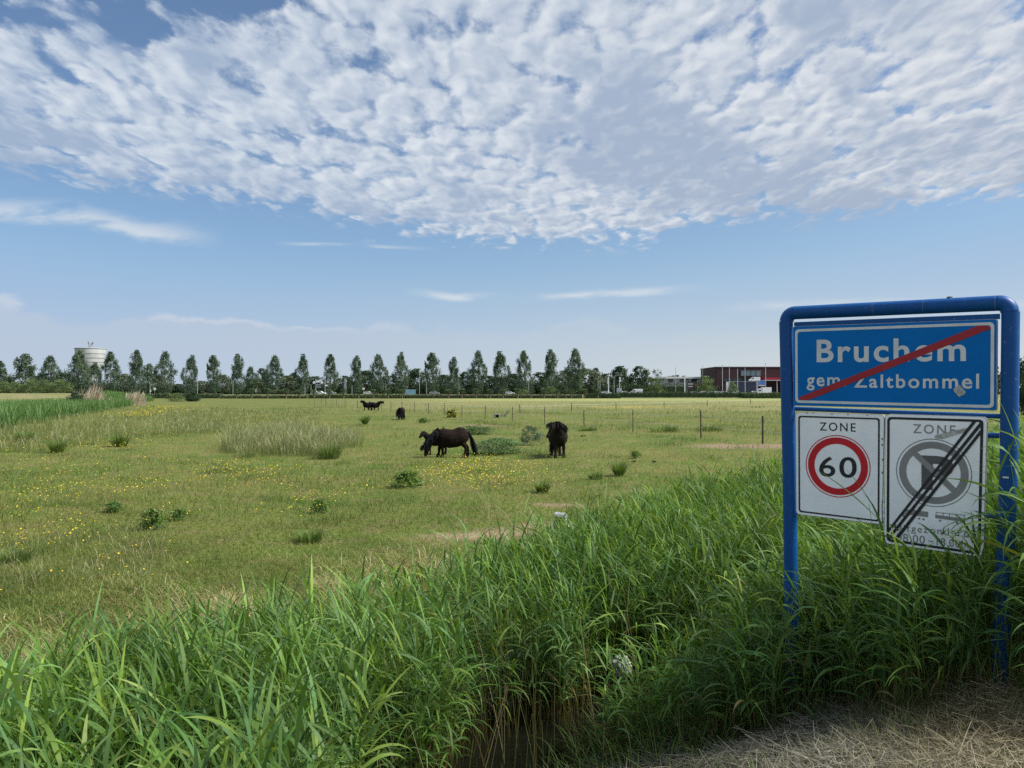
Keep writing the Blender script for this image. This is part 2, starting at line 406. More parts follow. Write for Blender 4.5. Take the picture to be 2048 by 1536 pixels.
# ------------------------------------------------------------------ blades, reeds, hay
def ribbons(base, az, elev, length, width, droop, nseg=4, shape=None, twist=0.0, face=None):
    """curved tapering blades. base (N,3); az heading; elev start angle above level; droop total bend. returns V (N*(nseg+1)*2,3), F"""
    N = len(base); t = np.linspace(0, 1, nseg+1)
    if shape is None: shape = lambda t: np.minimum(1, .45+2.2*t)*(1-t**2.2)
    w = shape(t); P_ = base.copy(); V = np.empty((N, nseg+1, 2, 3), np.float32)
    sx, sy = -np.sin(az), np.cos(az)
    if face is not None: sx, sy = -np.sin(face), np.cos(face)
    for k in range(nseg+1):
        e = elev-droop*t[k]**1.3
        d = np.stack([np.cos(e)*np.cos(az), np.cos(e)*np.sin(az), np.sin(e)], -1)
        tw = twist*t[k]
        side = np.stack([sx, sy, np.zeros(N)], -1)
        nrm = np.cross(d, side)
        sd = side*np.cos(tw)[:, None]+nrm*np.sin(tw)[:, None] if np.ndim(tw) else side
        h = (width*max(w[k], .03)/2)[:, None]*sd
        V[:, k, 0] = P_-h; V[:, k, 1] = P_+h
        P_ = P_+d*(length/nseg)[:, None]
    o = (np.arange(N)*(nseg+1)*2)[:, None]; F = []
    for k in range(nseg): F.append(np.concatenate([o+2*k, o+2*k+1, o+2*k+3, o+2*k+2], 1))
    return V.reshape(-1, 3), np.stack(F, 1).reshape(-1, 4)
def rep(c, n): return np.repeat(c, n, axis=0)
class Stuff:
    def __init__(s): s.V = []; s.F = []; s.C = []; s.n = 0
    def add(s, V, F, C):
        s.V.append(V); s.F.append(F+s.n); s.C.append(C); s.n += len(V); return s
    def blades(s, base, az, elev, length, width, droop, col, nseg=4, tip=None, **k):
        V, F = ribbons(base, az, elev, length, width, droop, nseg, **k)
        if tip is None: C = rep(col, 2*(nseg+1))
        else:
            t = np.repeat(np.linspace(0, 1, nseg+1), 2)[None, :, None]
            C = (col[:, None]*(1-t)+tip[:, None]*t).reshape(-1, 3)
        return s.add(V, F, C)
    def mesh(s, name, m): return np_mesh(name, np.concatenate(s.V), np.concatenate(s.F), m, np.concatenate(s.C))
    def build(s, name, m, parent=None): return obj(name, s.mesh(name, m), parent)
def U(a, b, n): return rng.uniform(a, b, n)
def pick(cols, n, var=.18):
    c = np.array(cols)[rng.integers(0, len(cols), n)]
    return np.clip(c*(1+rng.normal(0, var, (n, 1))), .004, .9)

REED_COLS = [(.070, .155, .026), (.095, .185, .034), (.115, .205, .058), (.085, .165, .052), (.140, .225, .040), (.060, .135, .034)]
def reed_plants(st, x, y, z0, H, leaf_len=(.22, .42), leaf_w=(.012, .022), nleaf=8, bias=math.pi, biasw=.22, stemw=.005, seg=5, bright=1.0):
    n = len(x); az = U(0, 2*math.pi, n); lean = np.abs(rng.normal(0, .10, n))+.02
    base = np.stack([x, y, z0], -1)
    tipv = np.stack([np.cos(az)*np.sin(lean), np.sin(az)*np.sin(lean), np.cos(lean)], -1)
    dry = np.array([(.20, .155, .075)])
    gcol = pick(REED_COLS, n, .17)*bright*(1.06+.22*np.sin(x*2.3+1.7*np.sin(y*1.9))*np.sin(y*2.7+x))[:, None]
    yel = (rng.random(n) < .04)[:, None]; gcol = np.where(yel, gcol*np.array([1.4, 1.05, .9]), gcol)
    # stem: two crossed ribbons, straw at the foot and green above
    for f in (0, math.pi/2):
        V, F = ribbons(base, az, math.pi/2-lean, H, np.full(n, stemw), .12+0*H, 4, shape=lambda t: 1-.6*t, face=az*0+f+1.1)
        t = np.repeat(np.linspace(0, 1, 5), 2)[None, :, None]; k = np.clip((t-.12)/.38, 0, 1)
        C = (dry[None]*(1-k)*U(.5, 1.1, n)[:, None, None]+gcol[:, None]*1.25*k).reshape(-1, 3)
        st.add(V, F, C)
    for j in range(nleaf):
        f = .30+.70*(j+rng.uniform(-.3, .3, n))/(nleaf-.2); f = np.clip(f, .2, .99)
        keep = rng.random(n) < (.75+.25*(j > 1))
        b_ = (base+tipv*(H*f)[:, None]-np.stack([0*x, 0*x, .02*f*f], -1))[keep]; m_ = len(b_)
        a_ = (az+j*math.pi+rng.normal(0, .9, n))[keep]
        wind = rng.random(m_) < biasw; a_ = np.where(wind, bias+rng.normal(0, .6, m_), a_)
        top = j >= nleaf-2
        el = U(.75, 1.4, m_) if top else U(.15, 1.15, m_)
        ln = U(*leaf_len, m_)*(.8 if top else 1.0)*(.75+.25*f[keep])*np.clip(H[keep], .6, 1.2)
        dr = U(.2, 1.6, m_) if top else U(.5, 2.5, m_)
        c = gcol[keep]*(1+rng.normal(0, .12, (m_, 1)))
        glauc = (rng.random(m_) < .35)[:, None]; c = np.where(glauc, c*np.array([1.12, 1.16, 1.5]), c)
        low = ((f[keep] < .42) & (rng.random(m_) < .14))[:, None]; c = np.where(low, np.array([[.17, .14, .06]]), c)
        st.blades(b_, a_, el, ln, U(*leaf_w, m_), dr, c, seg, twist=rng.normal(0, .9, m_))
def scatter_uv(n, u0, u1, v0, v1, test=None):
    u = U(u0, u1, n); v = U(v0, v1, n)
    if test is not None: k = test(u, v); u, v = u[k], v[k]
    x, y = xy(u, v); return x, y, u, v


# ------------------------------------------------------------------ the town sign: two posts bent over into a frame, three boards
M['blue_paint'] = mat('blue_paint', (.002, .068, .255), .45, (.012, .105, .31), 26.0, spec=.25, lo=.55, hi=.8)
nt = M['blue_paint'].node_tree; q = G(nt); bs = nt.nodes['Principled BSDF']; old = bs.inputs['Base Color'].links[0].from_socket
tt = nt.nodes.new('ShaderNodeTexCoord').outputs['Object']          # scuffs down to the primer, rain streaks
scf = q.ss(q.noise(tt, 55.0, 3, .6), .685, .72); stk = q.ss(q.noise(q.vm('MULTIPLY', tt, (38., 38., 2.2)), 1.0, 4, .6), .56, .74)
nt.links.new(q.mix(q.mul(scf, .75), q.mix(q.mul(stk, .45), old, (.012, .040, .12)), (.20, .27, .36)), bs.inputs['Base Color'])
M['blue_film'] = mat('blue_film', (.001, .145, .47), .45, (.001, .132, .43), 3.0, spec=.10)
M['white_film'] = mat('white_film', (.86, .90, .93), .45, (.80, .84, .88), 4.0, spec=.3)
M['cream_film'] = mat('cream_film', (.60, .63, .66), .45, (.53, .56, .58), 9.0)
M['red_film'] = mat('red_film', (.33, .012, .022), .4, (.29, .01, .02), 6.0)
M['ring_red'] = mat('ring_red', (.52, .005, .02), .35, (.48, .004, .018), 6.0)
M['grey_film'] = mat('grey_film', (.235, .24, .245), .45, (.21, .215, .22), 8.0)
M['dark_grey_film'] = mat('dark_grey_film', (.085, .088, .092), .45, (.1, .103, .108), 8.0)
M['aluminium'] = mat('aluminium', (.42, .44, .45), .5, (.32, .33, .34), 14.0, metal=.35)
M['scuff'] = mat('scuffed_sticker', (.30, .31, .31), .7, (.42, .43, .42), 60.0)
M['grime'] = mat('grime', (.30, .31, .29), .8, (.46, .48, .47), 45.0)
SO = Vector((1.762, 4.597, 0)); SD = Vector((.745, -.667, 0)).normalized(); SN = Vector((SD.y, -SD.x, 0))
assert SN.y < 0
def sp(px, py):
    r = ray(px, py); C_ = Vector((0, 0, CAM_H)); t = SN.dot(SO-C_)/SN.dot(r); p = C_+r*t
    return ((p-SO).dot(SD), p.z)
def z1(X, Y): return sp(1520+X/3.8788, 570+Y/3.8788)      # as measured on the two enlargements
def z2(X, Y): return sp(1520+X/3.8788, 800+Y/3.8788)
def W3(s, h, n=0.0): return SO+SD*s+Vector((0, 0, h))+SN*n
sign = empty('town_sign', W3(.52, 0.3)); SI = Matrix.Translation(sign.location).inverted()
tag(sign, 'blue tubular town sign frame with blue place name board over two white zone boards', 'road sign')
def WL(s, h, n=0.0): return SI @ W3(s, h, n)
# frame: each post and the top bar
def arc(c, r, a0, a1, k=7): return [(c[0]+r*math.cos(a0+(a1-a0)*i/k), c[1]+r*math.sin(a0+(a1-a0)*i/k)) for i in range(k+1)]
TR = .0415; NB = -.028
pl_t, pl_b = z1(189, 300), sp(1583, 1425); pr_t, pr_b = z1(1938, 230), sp(1997, 1385)
tl_, tr_ = z1(270, 212), z1(1825, 138)
BR = .05
cl = (pl_t[0]+BR+.004, tl_[1]-BR); cr = (pr_t[0]-BR-.004, tr_[1]-BR)
a = MB(); a.tube([WL(*pl_b, NB)-Vector((0, 0, .35))]+[WL(*pl_b, NB), WL(*z1(214, 1400), NB), WL(pl_t[0], cl[1], NB)], TR, 20)
a.build('post', M['blue_paint'], sign)
a = MB(); a.tube([WL(*pr_b, NB)-Vector((0, 0, .35))]+[WL(*pr_b, NB), WL(*z1(1924, 1400), NB), WL(pr_t[0], cr[1], NB)], TR, 20)
po = a.build('post', M['blue_paint'], sign)
a = MB(); a.tube([WL(*p, NB) for p in arc(cl, BR, math.pi, math.pi/2)], TR*1.004, 20); a.build('corner_elbow', M['blue_paint'], sign)
a = MB(); a.tube([WL(*p, NB) for p in arc(cr, BR, math.pi/2, 0)], TR*1.004, 20); a.build('corner_elbow', M['blue_paint'], sign)
e0, e1 = (cl[0], cl[1]+BR), (cr[0], cr[1]+BR)
def lerp2(p, q_, t): return (p[0]+(q_[0]-p[0])*t, p[1]+(q_[1]-p[1])*t)
a = MB(); a.tube([WL(*e0, NB)]+[WL(*lerp2(e0, e1, t), NB+.0*t) for t in (.33, .62)]+[WL(*e1, NB)], [TR, TR, TR*.985, TR], 20)
bar = a.build('top_bar', M['blue_paint'], sign)
wm = mat('worn_paint', (.10, .16, .28), .6, (.03, .10, .30), 90.0)      # pale worn weld seams
for t in (.435, .675, .99):
    p = lerp2(e0, e1, t); wl = MB(); wl.tube([WL(p[0]-.002, p[1], NB), WL(p[0]+.002, p[1], NB)], TR*1.012, 20, caps=False)
    wl.f = [f for f in wl.f if sum((Vector(wl.v[i])-WL(p[0], p[1], NB)).dot(SN) for i in f)/4 > .012]; wl.sm = [True]*len(wl.f)
    wl.build('weld_seam', wm, bar)
b_ = MB(); p = z1(1462, 98); b_.box(WL(p[0], p[1]+.002, NB), (.02, .02, .012), .4); b_.build('bolt', M['dark_grey_film'], bar)
# boards
def flat(polys, n, name, m, parent, z=0.0):
    """filled outlines (s,h) lying n in front of the boards' face"""
    a = MB()
    for P_ in polys: a.face([WL(s, h, n) for s, h in P_])
    o = obj(name, a.mesh(name, m), parent)
    bm = bmesh.new(); bm.from_mesh(o.data); bmesh.ops.triangulate(bm, faces=bm.faces)
    for f in bm.faces:
        if f.normal.dot(SN) < 0: f.normal_flip()
    bm.to_mesh(o.data); bm.free(); return o
def rrect(q4, r, k=5, inset=0.0):
    """rounded quadrilateral q4 = TL, TR, BR, BL in (s,h), anticlockwise from BL; corners radius r"""
    TL, TR_, BR_, BL = [Vector(p) for p in q4]; c = (TL+TR_+BR_+BL)/4
    P_ = [BL, BR_, TR_, TL]; out_ = []
    if inset:
        nP = []
        for i in range(4):
            p, a_, b2 = P_[i], P_[i-1], P_[(i+1) % 4]
            nP.append(p+(a_-p).normalized()*inset+(b2-p).normalized()*inset)
        P_ = nP
    for i in range(4):
        p, a_, b2 = P_[i], P_[i-1], P_[(i+1) % 4]; e1_, e2_ = (a_-p).normalized(), (b2-p).normalized()
        for j in range(k+1):
            t = math.pi/2*j/k; out_.append(tuple(p+e1_*r*(1-math.sin(t))+e2_*r*(1-math.cos(t))))
    return out_
def ring_faces(o, i): 
    n = len(o); return [[o[k], o[(k+1) % n], i[(k+1) % n], i[k]] for k in range(n)]
def circle(c, rx, ry, n=56): return [(c[0]+rx*math.cos(6.28318*k/n), c[1]+ry*math.sin(6.28318*k/n)) for k in range(n)]
def plate(name, q4, r, m_face, m_edge, depth, n0, parent, label=None):
    out_ = rrect(q4, r); a = MB()
    rings = [[WL(s, h, n0-depth) for s, h in rrect(q4, r, inset=.003)], [WL(s, h, n0-depth) for s, h in out_], [WL(s, h, n0-.003) for s, h in out_], [WL(s, h, n0) for s, h in rrect(q4, r, inset=.003)]]
    a.loft(rings, smooth=False); o = a.build(name, m_face, parent)
    o.data.materials.append(m_edge)
    for f in o.data.polygons:
        if len(f.vertices) < 8 or (f.center-WL(*q4[0], n0)).dot(SN) < -.002: f.material_index = 1
    if label: o['label'] = label
    return o
def text(body, q4, n, name, m, parent, bold=.012, space=1.08, fx=1.0):
    """lettering filling the quadrilateral TL, TR, BR, BL"""
    cu = bpy.data.curves.new(name, 'FONT'); cu.body = body; cu.offset = bold; cu.space_character = space; cu.resolution_u = 5
    t_ = bpy.data.objects.new(name, cu); COL.objects.link(t_); dg = bpy.context.evaluated_depsgraph_get()
    me = bpy.data.meshes.new_from_object(t_.evaluated_get(dg)); bpy.data.objects.remove(t_)
    co = np.empty(len(me.vertices)*3, np.float32); me.vertices.foreach_get('co', co); co = co.reshape(-1, 3)
    lo, hi = co.min(0), co.max(0); TL, TR_, BR_, BL = [np.array(p) for p in q4]
    a_ = ((co[:, 0]-lo[0])/(hi[0]-lo[0]))[:, None]; c_ = ((co[:, 1]-lo[1])/(hi[1]-lo[1]))[:, None]
    sh = (BL*(1-a_)+BR_*a_)*(1-c_)+(TL*(1-a_)+TR_*a_)*c_
    vs = np.array([WL(float(s), float(h), n) for s, h in sh], np.float32); me.vertices.foreach_set('co', vs.ravel())
    bm = bmesh.new(); bm.from_mesh(me); bm.normal_update()
    for f in bm.faces:
        if f.normal.dot(SN) < 0: f.normal_flip()
    bm.to_mesh(me); bm.free(); me.materials.clear(); me.materials.append(m); me.update()
    return obj(name, me, parent)
# name board
nb = plate('name_board', [z1(255, 320), z1(1842, 262), z1(1838, 975), z1(255, 936)], .012, M['blue_film'], M['aluminium'], .022, 0, sign)
a = MB(); P_ = [z1(262, 288), z1(1856, 222), z1(1856, 262), z1(262, 318)]
a.loft([[WL(*p, -.030) for p in P_], [WL(*p, -.004) for p in P_]], smooth=False); a.build('board_rail', M['blue_paint'], sign)
BO = [z1(272, 345), z1(1818, 287), z1(1814, 955), z1(275, 913)]
flat(ring_faces(rrect(BO, .022), rrect(BO, .016, inset=.0155)), .0012, 'board_border', M['cream_film'], nb)
text('Bruchem', [z1(440, 425), z1(1598, 405), z1(1598, 592), z1(440, 602)], .0012, 'lettering', M['cream_film'], nb, .022, 1.16)
text('gem.', [z1(362, 716), z1(668, 714), z1(668, 818), z1(362, 818)], .0012, 'lettering', M['cream_film'], nb, .018, 1.20)
text('Zaltbommel', [z1(728, 696), z1(1700, 688), z1(1700, 806), z1(728, 797)], .0012, 'lettering', M['cream_film'], nb, .018, 1.20)
flat([[z1(298, 892), z1(312, 868), z1(1690, 316), z1(1780, 316), z1(1790, 345), z1(1756, 352), z1(384, 890)]], .0028, 'cancel_stripe', M['red_film'], nb)
flat([[z1(1500, 806), z1(1548, 772), z1(1598, 832), z1(1585, 850), z1(1545, 868), z1(1508, 830)]], .0028, 'sticker', M['scuff'], nb)
# cross rails and brackets behind the zone boards
for (A_, B_, th) in ((z1(200, 958), z1(1900, 1022), .024), (z2(200, 840), z2(1845, 915), .02), (z2(1400, 262), z2(1846, 280), .026)):
    a = MB(); a.tube([WL(*A_, -.045), WL(*B_, -.045)], th*.55, 12); a.build('cross_rail', M['blue_paint'], sign)
# zone boards
sq = [z2(276, 92), z2(967, 112), z2(950, 968), z2(281, 886)]
sb = plate('speed_zone_board', sq, .020, M['white_film'], M['aluminium'], .022, .004, sign)
bq = [z2(299, 121), z2(932, 140), z2(928, 944), z2(302, 867)]
flat(ring_faces(rrect(bq, .016), rrect(bq, .012, inset=.0095)), .0054, 'board_border', M['black_film'], sb)
text('ZONE', [z2(465, 172), z2(744, 180), z2(744, 247), z2(465, 236)], .0054, 'lettering', M['black_film'], sb, .006, 1.28)
c = z2(608, 512); ry = (z2(608, 272)[1]-z2(608, 755)[1])/2; c = (c[0], (z2(608, 272)[1]+z2(608, 755)[1])/2); rx = (z2(860, 512)[0]-z2(357, 505)[0])/2; c = ((z2(860, 512)[0]+z2(357, 505)[0])/2, c[1])
r_ = (rx+ry)/2; print('speed ring', rx, ry)
flat(ring_faces(circle(c, rx, ry), circle(c, rx*.972, ry*.972)), .0054, 'ring', M['ring_red'], sb)
flat(ring_faces(circle(c, rx*.925, ry*.925), circle(c, rx*.715, ry*.715)), .0054, 'ring', M['ring_red'], sb)
text('60', [z2(461, 437), z2(754, 442), z2(752, 607), z2(461, 592)], .0054, 'lettering', M['black_film'], sb, .010, 1.12)
pq = [z2(973, 106), z2(1767, 130), z2(1738, 1222), z2(963, 1112)]
pb = plate('parking_zone_board', pq, .026, M['white_film'], M['aluminium'], .022, .006, sign)
bq = [z2(990, 130), z2(1737, 152), z2(1712, 1200), z2(984, 1092)]
flat(ring_faces(rrect(bq, .020), rrect(bq, .014, inset=.0135)), .0074, 'board_border', M['black_film'], pb)
text('ZONE', [z2(1190, 186), z2(1520, 197), z2(1518, 270), z2(1190, 256)], .0074, 'lettering', M['grey_film'], pb, .006, 1.30)
ca, cb = z2(1058, 548), z2(1648, 572); ct, cbm = z2(1352, 300), z2(1352, 828)
c = ((ca[0]+cb[0])/2, (ct[1]+cbm[1])/2); rx, ry = (cb[0]-ca[0])/2, (ct[1]-cbm[1])/2; print('park ring', rx, ry)
flat(ring_faces(circle(c, rx, ry), circle(c, rx*.975, ry*.975)), .0074, 'ring', M['grey_film'], pb)
flat(ring_faces(circle(c, rx*.915, ry*.915), circle(c, rx*.715, ry*.715)), .0074, 'ring', M['grey_film'], pb)
text('P', [z2(1255, 428), z2(1505, 440), z2(1500, 712), z2(1255, 690)], .0074, 'lettering', M['dark_grey_film'], pb, .045, 1.0)
flat([[z2(1178, 418), z2(1212, 392), z2(1530, 690), z2(1496, 722)]], .0086, 'cross_bar', M['grey_film'], pb)
# lorry and trailer pictograms
def zp(*p): return [z2(x, y) for x, y in p]
tk = [zp((1130, 846), (1308, 866), (1306, 908), (1130, 886)), zp((1106, 862), (1126, 864), (1126, 905), (1100, 900), (1100, 880))]
tk += [circle(z2(1237, 919), .0058, .0058, 16), circle(z2(1270, 923), .0058, .0058, 16), circle(z2(1122, 908), .0058, .0058, 16)]
tk += [zp((1362, 888), (1592, 920), (1592, 946), (1362, 914)), zp((1366, 868), (1590, 890), (1590, 895), (1366, 873)), circle(z2(1530, 950), .0062, .0062, 16), circle(z2(1400, 934), .0058, .0058, 16)]
tk += [zp((x, 864+(x-1366)*.11), (x+5, 864+(x-1366)*.11), (x+5, 900+(x-1366)*.12), (x, 900+(x-1366)*.12)) for x in (1366, 1420, 1468, 1520, 1584)]
flat(tk, .0074, 'pictogram', M['grey_film'], pb)
text('Uitgezonderd', [z2(1050, 958), z2(1622, 1003), z2(1620, 1085), z2(1050, 1022)], .0074, 'lettering', M['grey_film'], pb, .004, 1.18)
text('08.00', [z2(1060, 1028), z2(1282, 1053), z2(1282, 1116), z2(1060, 1092)], .0074, 'lettering', M['grey_film'], pb, .004, 1.1)
text('-', [z2(1306, 1088), z2(1346, 1092), z2(1346, 1100), z2(1306, 1096)], .0074, 'lettering', M['grey_film'], pb, .004, 1.1)
text('18.00h', [z2(1372, 1063), z2(1598, 1088), z2(1596, 1150), z2(1372, 1126)], .0074, 'lettering', M['grey_film'], pb, .004, 1.1)
st3 = [[z2(990, 1040), z2(992, 1008), z2(1656, 160), z2(1686, 162)], [z2(1002, 1088), z2(992, 1066), z2(1706, 176), z2(1728, 190)], [z2(1054, 1104), z2(1024, 1100), z2(1728, 212), z2(1728, 250)]]
flat(st3, .0100, 'cancel_stripe', M['black_film'], pb)
flat([zp((1358, 275), (1440, 252), (1610, 215), (1640, 222), (1600, 246), (1420, 300), (1362, 296))], .0090, 'torn_sticker', M['grime'], pb)
flat([zp((1885, 590), (1934, 592), (1934, 607), (1885, 605))], TR+NB+.001, 'sticker', M['cream_film'], po)
# chipped and dirty rims
ch = []
for X, Y in ((365, 100), (415, 100), (560, 108), (685, 112), (835, 118)): ch.append([z2(X-9, Y+3), z2(X+10, Y+3), z2(X+4, Y-2), z2(X-5, Y-3)])
for X, Y in ((950, 300), (950, 345), (955, 460), (950, 560), (952, 790)): ch.append([z2(X-6, Y-8), z2(X+5, Y-4), z2(X+5, Y+10), z2(X-3, Y+12)])
for c_ in ch: flat([c_], .0054, 'paint_speck', M['dark_grey_film'], sb)

# ------------------------------------------------------------------ ponies
def coat(name, c, c2, rough=.55):
    return mat(name, c, .85, c2, 7.0, spec=.08)
M['coat_brown'] = coat('dark_bay_coat', (.014, .009, .0075), (.009, .0065, .006))
M['coat_black'] = coat('black_coat', (.010, .008, .009), (.006, .006, .008))
M['coat_grey_brown'] = coat('faded_brown_coat', (.019, .0145, .0125), (.013, .0105, .0095))
M['hair'] = mat('black_hair', (.005, .006, .009), .7, (.010, .010, .013), 30.0, spec=.12)
def ering(c, t, rw, rh, n=14):
    """ellipse of half width rw (sideways) and half height rh round c, square to t"""
    t = Vector(t).normalized(); side = Vector((0, 1, 0)) if abs(t.y) < .8 else Vector((1, 0, 0))
    side = (side-t*side.dot(t)).normalized(); up = side.cross(t)
    return [Vector(c)+side*math.cos(6.28318*k/n)*rw+up*math.sin(6.28318*k/n)*rh for k in range(n)]
def chain(a, pts, n=14):
    """pts: (pos, halfwidth, halfheight)"""
    P_ = [Vector(p[0]) for p in pts]; rings = []
    for i, p in enumerate(pts):
        t = P_[min(i+1, len(P_)-1)]-P_[max(i-1, 0)]; rings.append(ering(p[0], t, p[1], p[2], n))
    a.loft(rings)
def remeshed(a, name, m, vox, parent, smooth_it=6):
    me = a.mesh(name+'_src', m); t_ = bpy.data.objects.new('tmp', me); COL.objects.link(t_)
    r = t_.modifiers.new('r', 'REMESH'); r.mode = 'VOXEL'; r.voxel_size = vox; r.use_smooth_shade = True
    s_ = t_.modifiers.new('s', 'SMOOTH'); s_.factor = .5; s_.iterations = smooth_it
    dg = bpy.context.evaluated_depsgraph_get(); out_ = bpy.data.meshes.new_from_object(t_.evaluated_get(dg)); out_.name = name
    bpy.data.objects.remove(t_); out_.materials.clear(); out_.materials.append(m); return obj(name, out_, parent)
def hair(name, roots, dirs, ln, width, droop, parent, spread=.3, per=7):
    st = Stuff(); B_, A_, E_, L_ = [], [], [], []
    for r, d in zip(roots, dirs):
        for _ in range(per):
            B_.append(Vector(r)+Vector(rng.normal(0, .012, 3))); dd = Vector(d)+Vector(rng.normal(0, spread, 3)); dd.normalize()
            A_.append(math.atan2(dd.y, dd.x)); E_.append(math.asin(max(-1, min(1, dd.z)))); L_.append(ln*rng.uniform(.65, 1.15))
    n = len(B_); E_ = np.array(E_)
    V, F = ribbons(np.array([tuple(b) for b in B_]), np.array(A_), E_, np.array(L_), U(width*.6, width*1.3, n), np.clip(droop+0*E_, 0, E_+1.5), 5, shape=lambda t: 1-.75*t**2, twist=rng.normal(0, 1.5, n))
    return obj(name, np_mesh(name, V, F, M['hair'], smooth=True), parent)
def pony(label, loc, heading, scale, pose, m, vox=.016, tail_len=.72, foal=False, group='ponies in the meadow'):
    """heading: angle of the nose direction in the ground plane; wither height 1 m at scale 1"""
    root = empty('pony', loc, heading, scale); tag(root, label, 'foal' if foal else 'pony', group)
    a = MB(); b = .78 if foal else 1.0
    zc = .05 if foal else 0
    chain(a, [((-.58, 0, .74), .06, .08), ((-.54, 0, .73), .15*b, .17*b), ((-.45, 0, .715+zc), .22*b, .265*b), ((-.34, 0, .70+zc), .26*b, .31*b), ((-.14, 0, .622+zc), .29*b, .305*b),
              ((.04, 0, .605+zc), .30*b, .315*b), ((.20, 0, .65+zc), .255*b, .295*b), ((.33, 0, .69+zc), .215*b, .27*b), ((.43, 0, .70), .165*b, .21*b), ((.49, 0, .71), .08, .11)])
    def leg(x0, y, front, sh):
        if front:
            pts = [((x0, y*.85, .70), .085, .12), ((x0+.01, y, .54), .075, .095), ((x0+.02+sh*.4, y, .42), .055, .068), ((x0+.025+sh*.6, y, .32), .054, .060), ((x0+.02+sh*.8, y, .27), .050, .055),
                   ((x0+.015+sh*.9, y, .15), .042, .046), ((x0+.02+sh, y, .085), .052, .058), ((x0+.045+sh, y, .035), .056, .064), ((x0+.06+sh, y, .0), .060, .072)]
        else:
            pts = [((x0+.04, y*.7, .72), .10, .17), ((x0+.08, y*.95, .56), .095, .145), ((x0+.05+sh*.3, y, .45), .070, .10), ((x0-.035+sh*.5, y, .36), .050, .066), ((x0-.07+sh*.7, y, .305), .044, .056),
                   ((x0-.065+sh*.85, y, .18), .045, .050), ((x0-.05+sh, y, .09), .054, .060), ((x0-.02+sh, y, .035), .058, .066), ((x0+sh, y, .0), .062, .074)]
        if foal: pts = [(p, w*.8, h*.8) for p, w, h in pts]
        chain(a, pts, 10)
    yl = .125 if not foal else .10
    s4 = pose.get('step', (0, .06, 0, -.05))
    leg(.28, yl, True, s4[0]); leg(.28, -yl, True, s4[1]); leg(-.42, yl, False, s4[2]); leg(-.42, -yl, False, s4[3])
    nk = [Vector(p) for p in pose['neck']]            # withers, mid neck, poll, muzzle
    n0_, n1_, n2_, mz = nk
    chain(a, [(n0_+(n0_-n1_)*.25, .15*b, .22*b), (n0_, .13*b, .20*b), (n1_, .095*b, .155*b), (n2_+(n1_-n2_)*.22, .080*b, .125*b), (n2_, .075*b, .10*b)])
    hd = (mz-n2_); L = hd.length; hd.normalize()
    chain(a, [(n2_-hd*.05, .055, .06), (n2_+hd*.02*L, .078, .095), (n2_+hd*.28*L, .086, .112), (n2_+hd*.52*L, .066, .088), (n2_+hd*.75*L, .050, .062), (n2_+hd*.92*L, .050, .060), (n2_+hd*1.02*L, .034, .040)])
    side = Vector((-hd.y, hd.x, 0)); side = side.normalized() if side.length > .1 else Vector((0, 1, 0))
    nup = side.cross(hd); nup = nup if nup.z > 0 or abs(hd.z) > .8 and nup.x > 0 else -nup
    if pose.get('nup'): nup = Vector(pose['nup']).normalized()
    for sg in (-1, 1):
        e = n2_+side*.055*sg+nup*.06; ed = (nup*.9+side*.25*sg-hd*.35).normalized()
        chain(a, [(e-ed*.02, .030, .026), (e+ed*.045, .028, .022), (e+ed*.10, .006, .006)], 8)
    remeshed(a, 'body', m, vox, root)
    for sg in (-1, 1):                                # eyes
        ey = MB(); ey.sphere(n2_+hd*.30*L+side*.080*sg+nup*.035, .014, 8, 6); ey.build('eye', M['black_film'], root)
    # mane, forelock, tail
    roots, dirs = [], []
    for i in range(22):
        t = i/21; p = (n0_*(1-t)+n1_*t) if False else (n0_.lerp(n1_, t*2) if t < .5 else n1_.lerp(n2_, t*2-1))
        ax = (n1_-n0_ if t < .5 else n2_-n1_).normalized(); s2 = Vector((-ax.y, ax.x, 0)); s2 = s2.normalized() if s2.length > .1 else Vector((0, 1, 0))
        up_ = s2.cross(ax); up_ = up_ if up_.dot(Vector((-.3, 0, 1))) > 0 else -up_
        hgt = .19*(1-t)+.10*t
        for sg in pose.get('mane_side', (-1, 1)): roots.append(p+up_*hgt*b*.98); dirs.append(s2*sg*.75+up_*.12-Vector((0, 0, .45)))
    if not foal:
        hair('mane', roots, dirs, pose.get('mane', .36), .020, 2.4, root, .17, 18)
        f_r = [n2_+nup*.085+side*.03*k for k in (-1.5, -.7, 0, .7, 1.5)]
        hair('forelock', f_r, [hd*.8+nup*.55+side*.25*k for k in (-1.5, -.7, 0, .7, 1.5)], .25, .018, 1.6, root, .2, 20)
    else:
        hair('mane', roots[::2], [d*.4+Vector((0, 0, .6)) for d in dirs[::2]], .07, .02, .6, root, .3, 6)
    tr_ = [Vector((-.575, .03*k, .80+.01*j)) for k in (-1, 0, 1) for j in (0, 1)]
    hair('tail', tr_, [Vector((-.34, .09*k, -.75)) for k in (-1, 0, 1) for j in (0, 1)], tail_len, .024, .55, root, .07, 55 if not foal else 10)
    if pose.get('tuft'):                              # wind-blown lock standing off the withers
        p = Vector((.24, 0, .93)); hair('mane_tuft', [p, p+Vector((.04, 0, 0))], [Vector((.35, 0, .9)), Vector((-.15, 0, 1))], .10, .016, .5, root, .2, 5)
    return root
def onground(px, py):
    p = gp(px, py)
    for _ in range(4): p = gp(px, py, gz1(p.x, p.y))
    return Vector((p.x, p.y, gz1(p.x, p.y)))
GRAZE = dict(neck=[(.36, 0, .78), (.58, .02, .60), (.75, .03, .42), (.84, .04, .055)], nup=(1, 0, .25), tuft=True, step=(-.02, .10, .02, -.09), mane=.36)
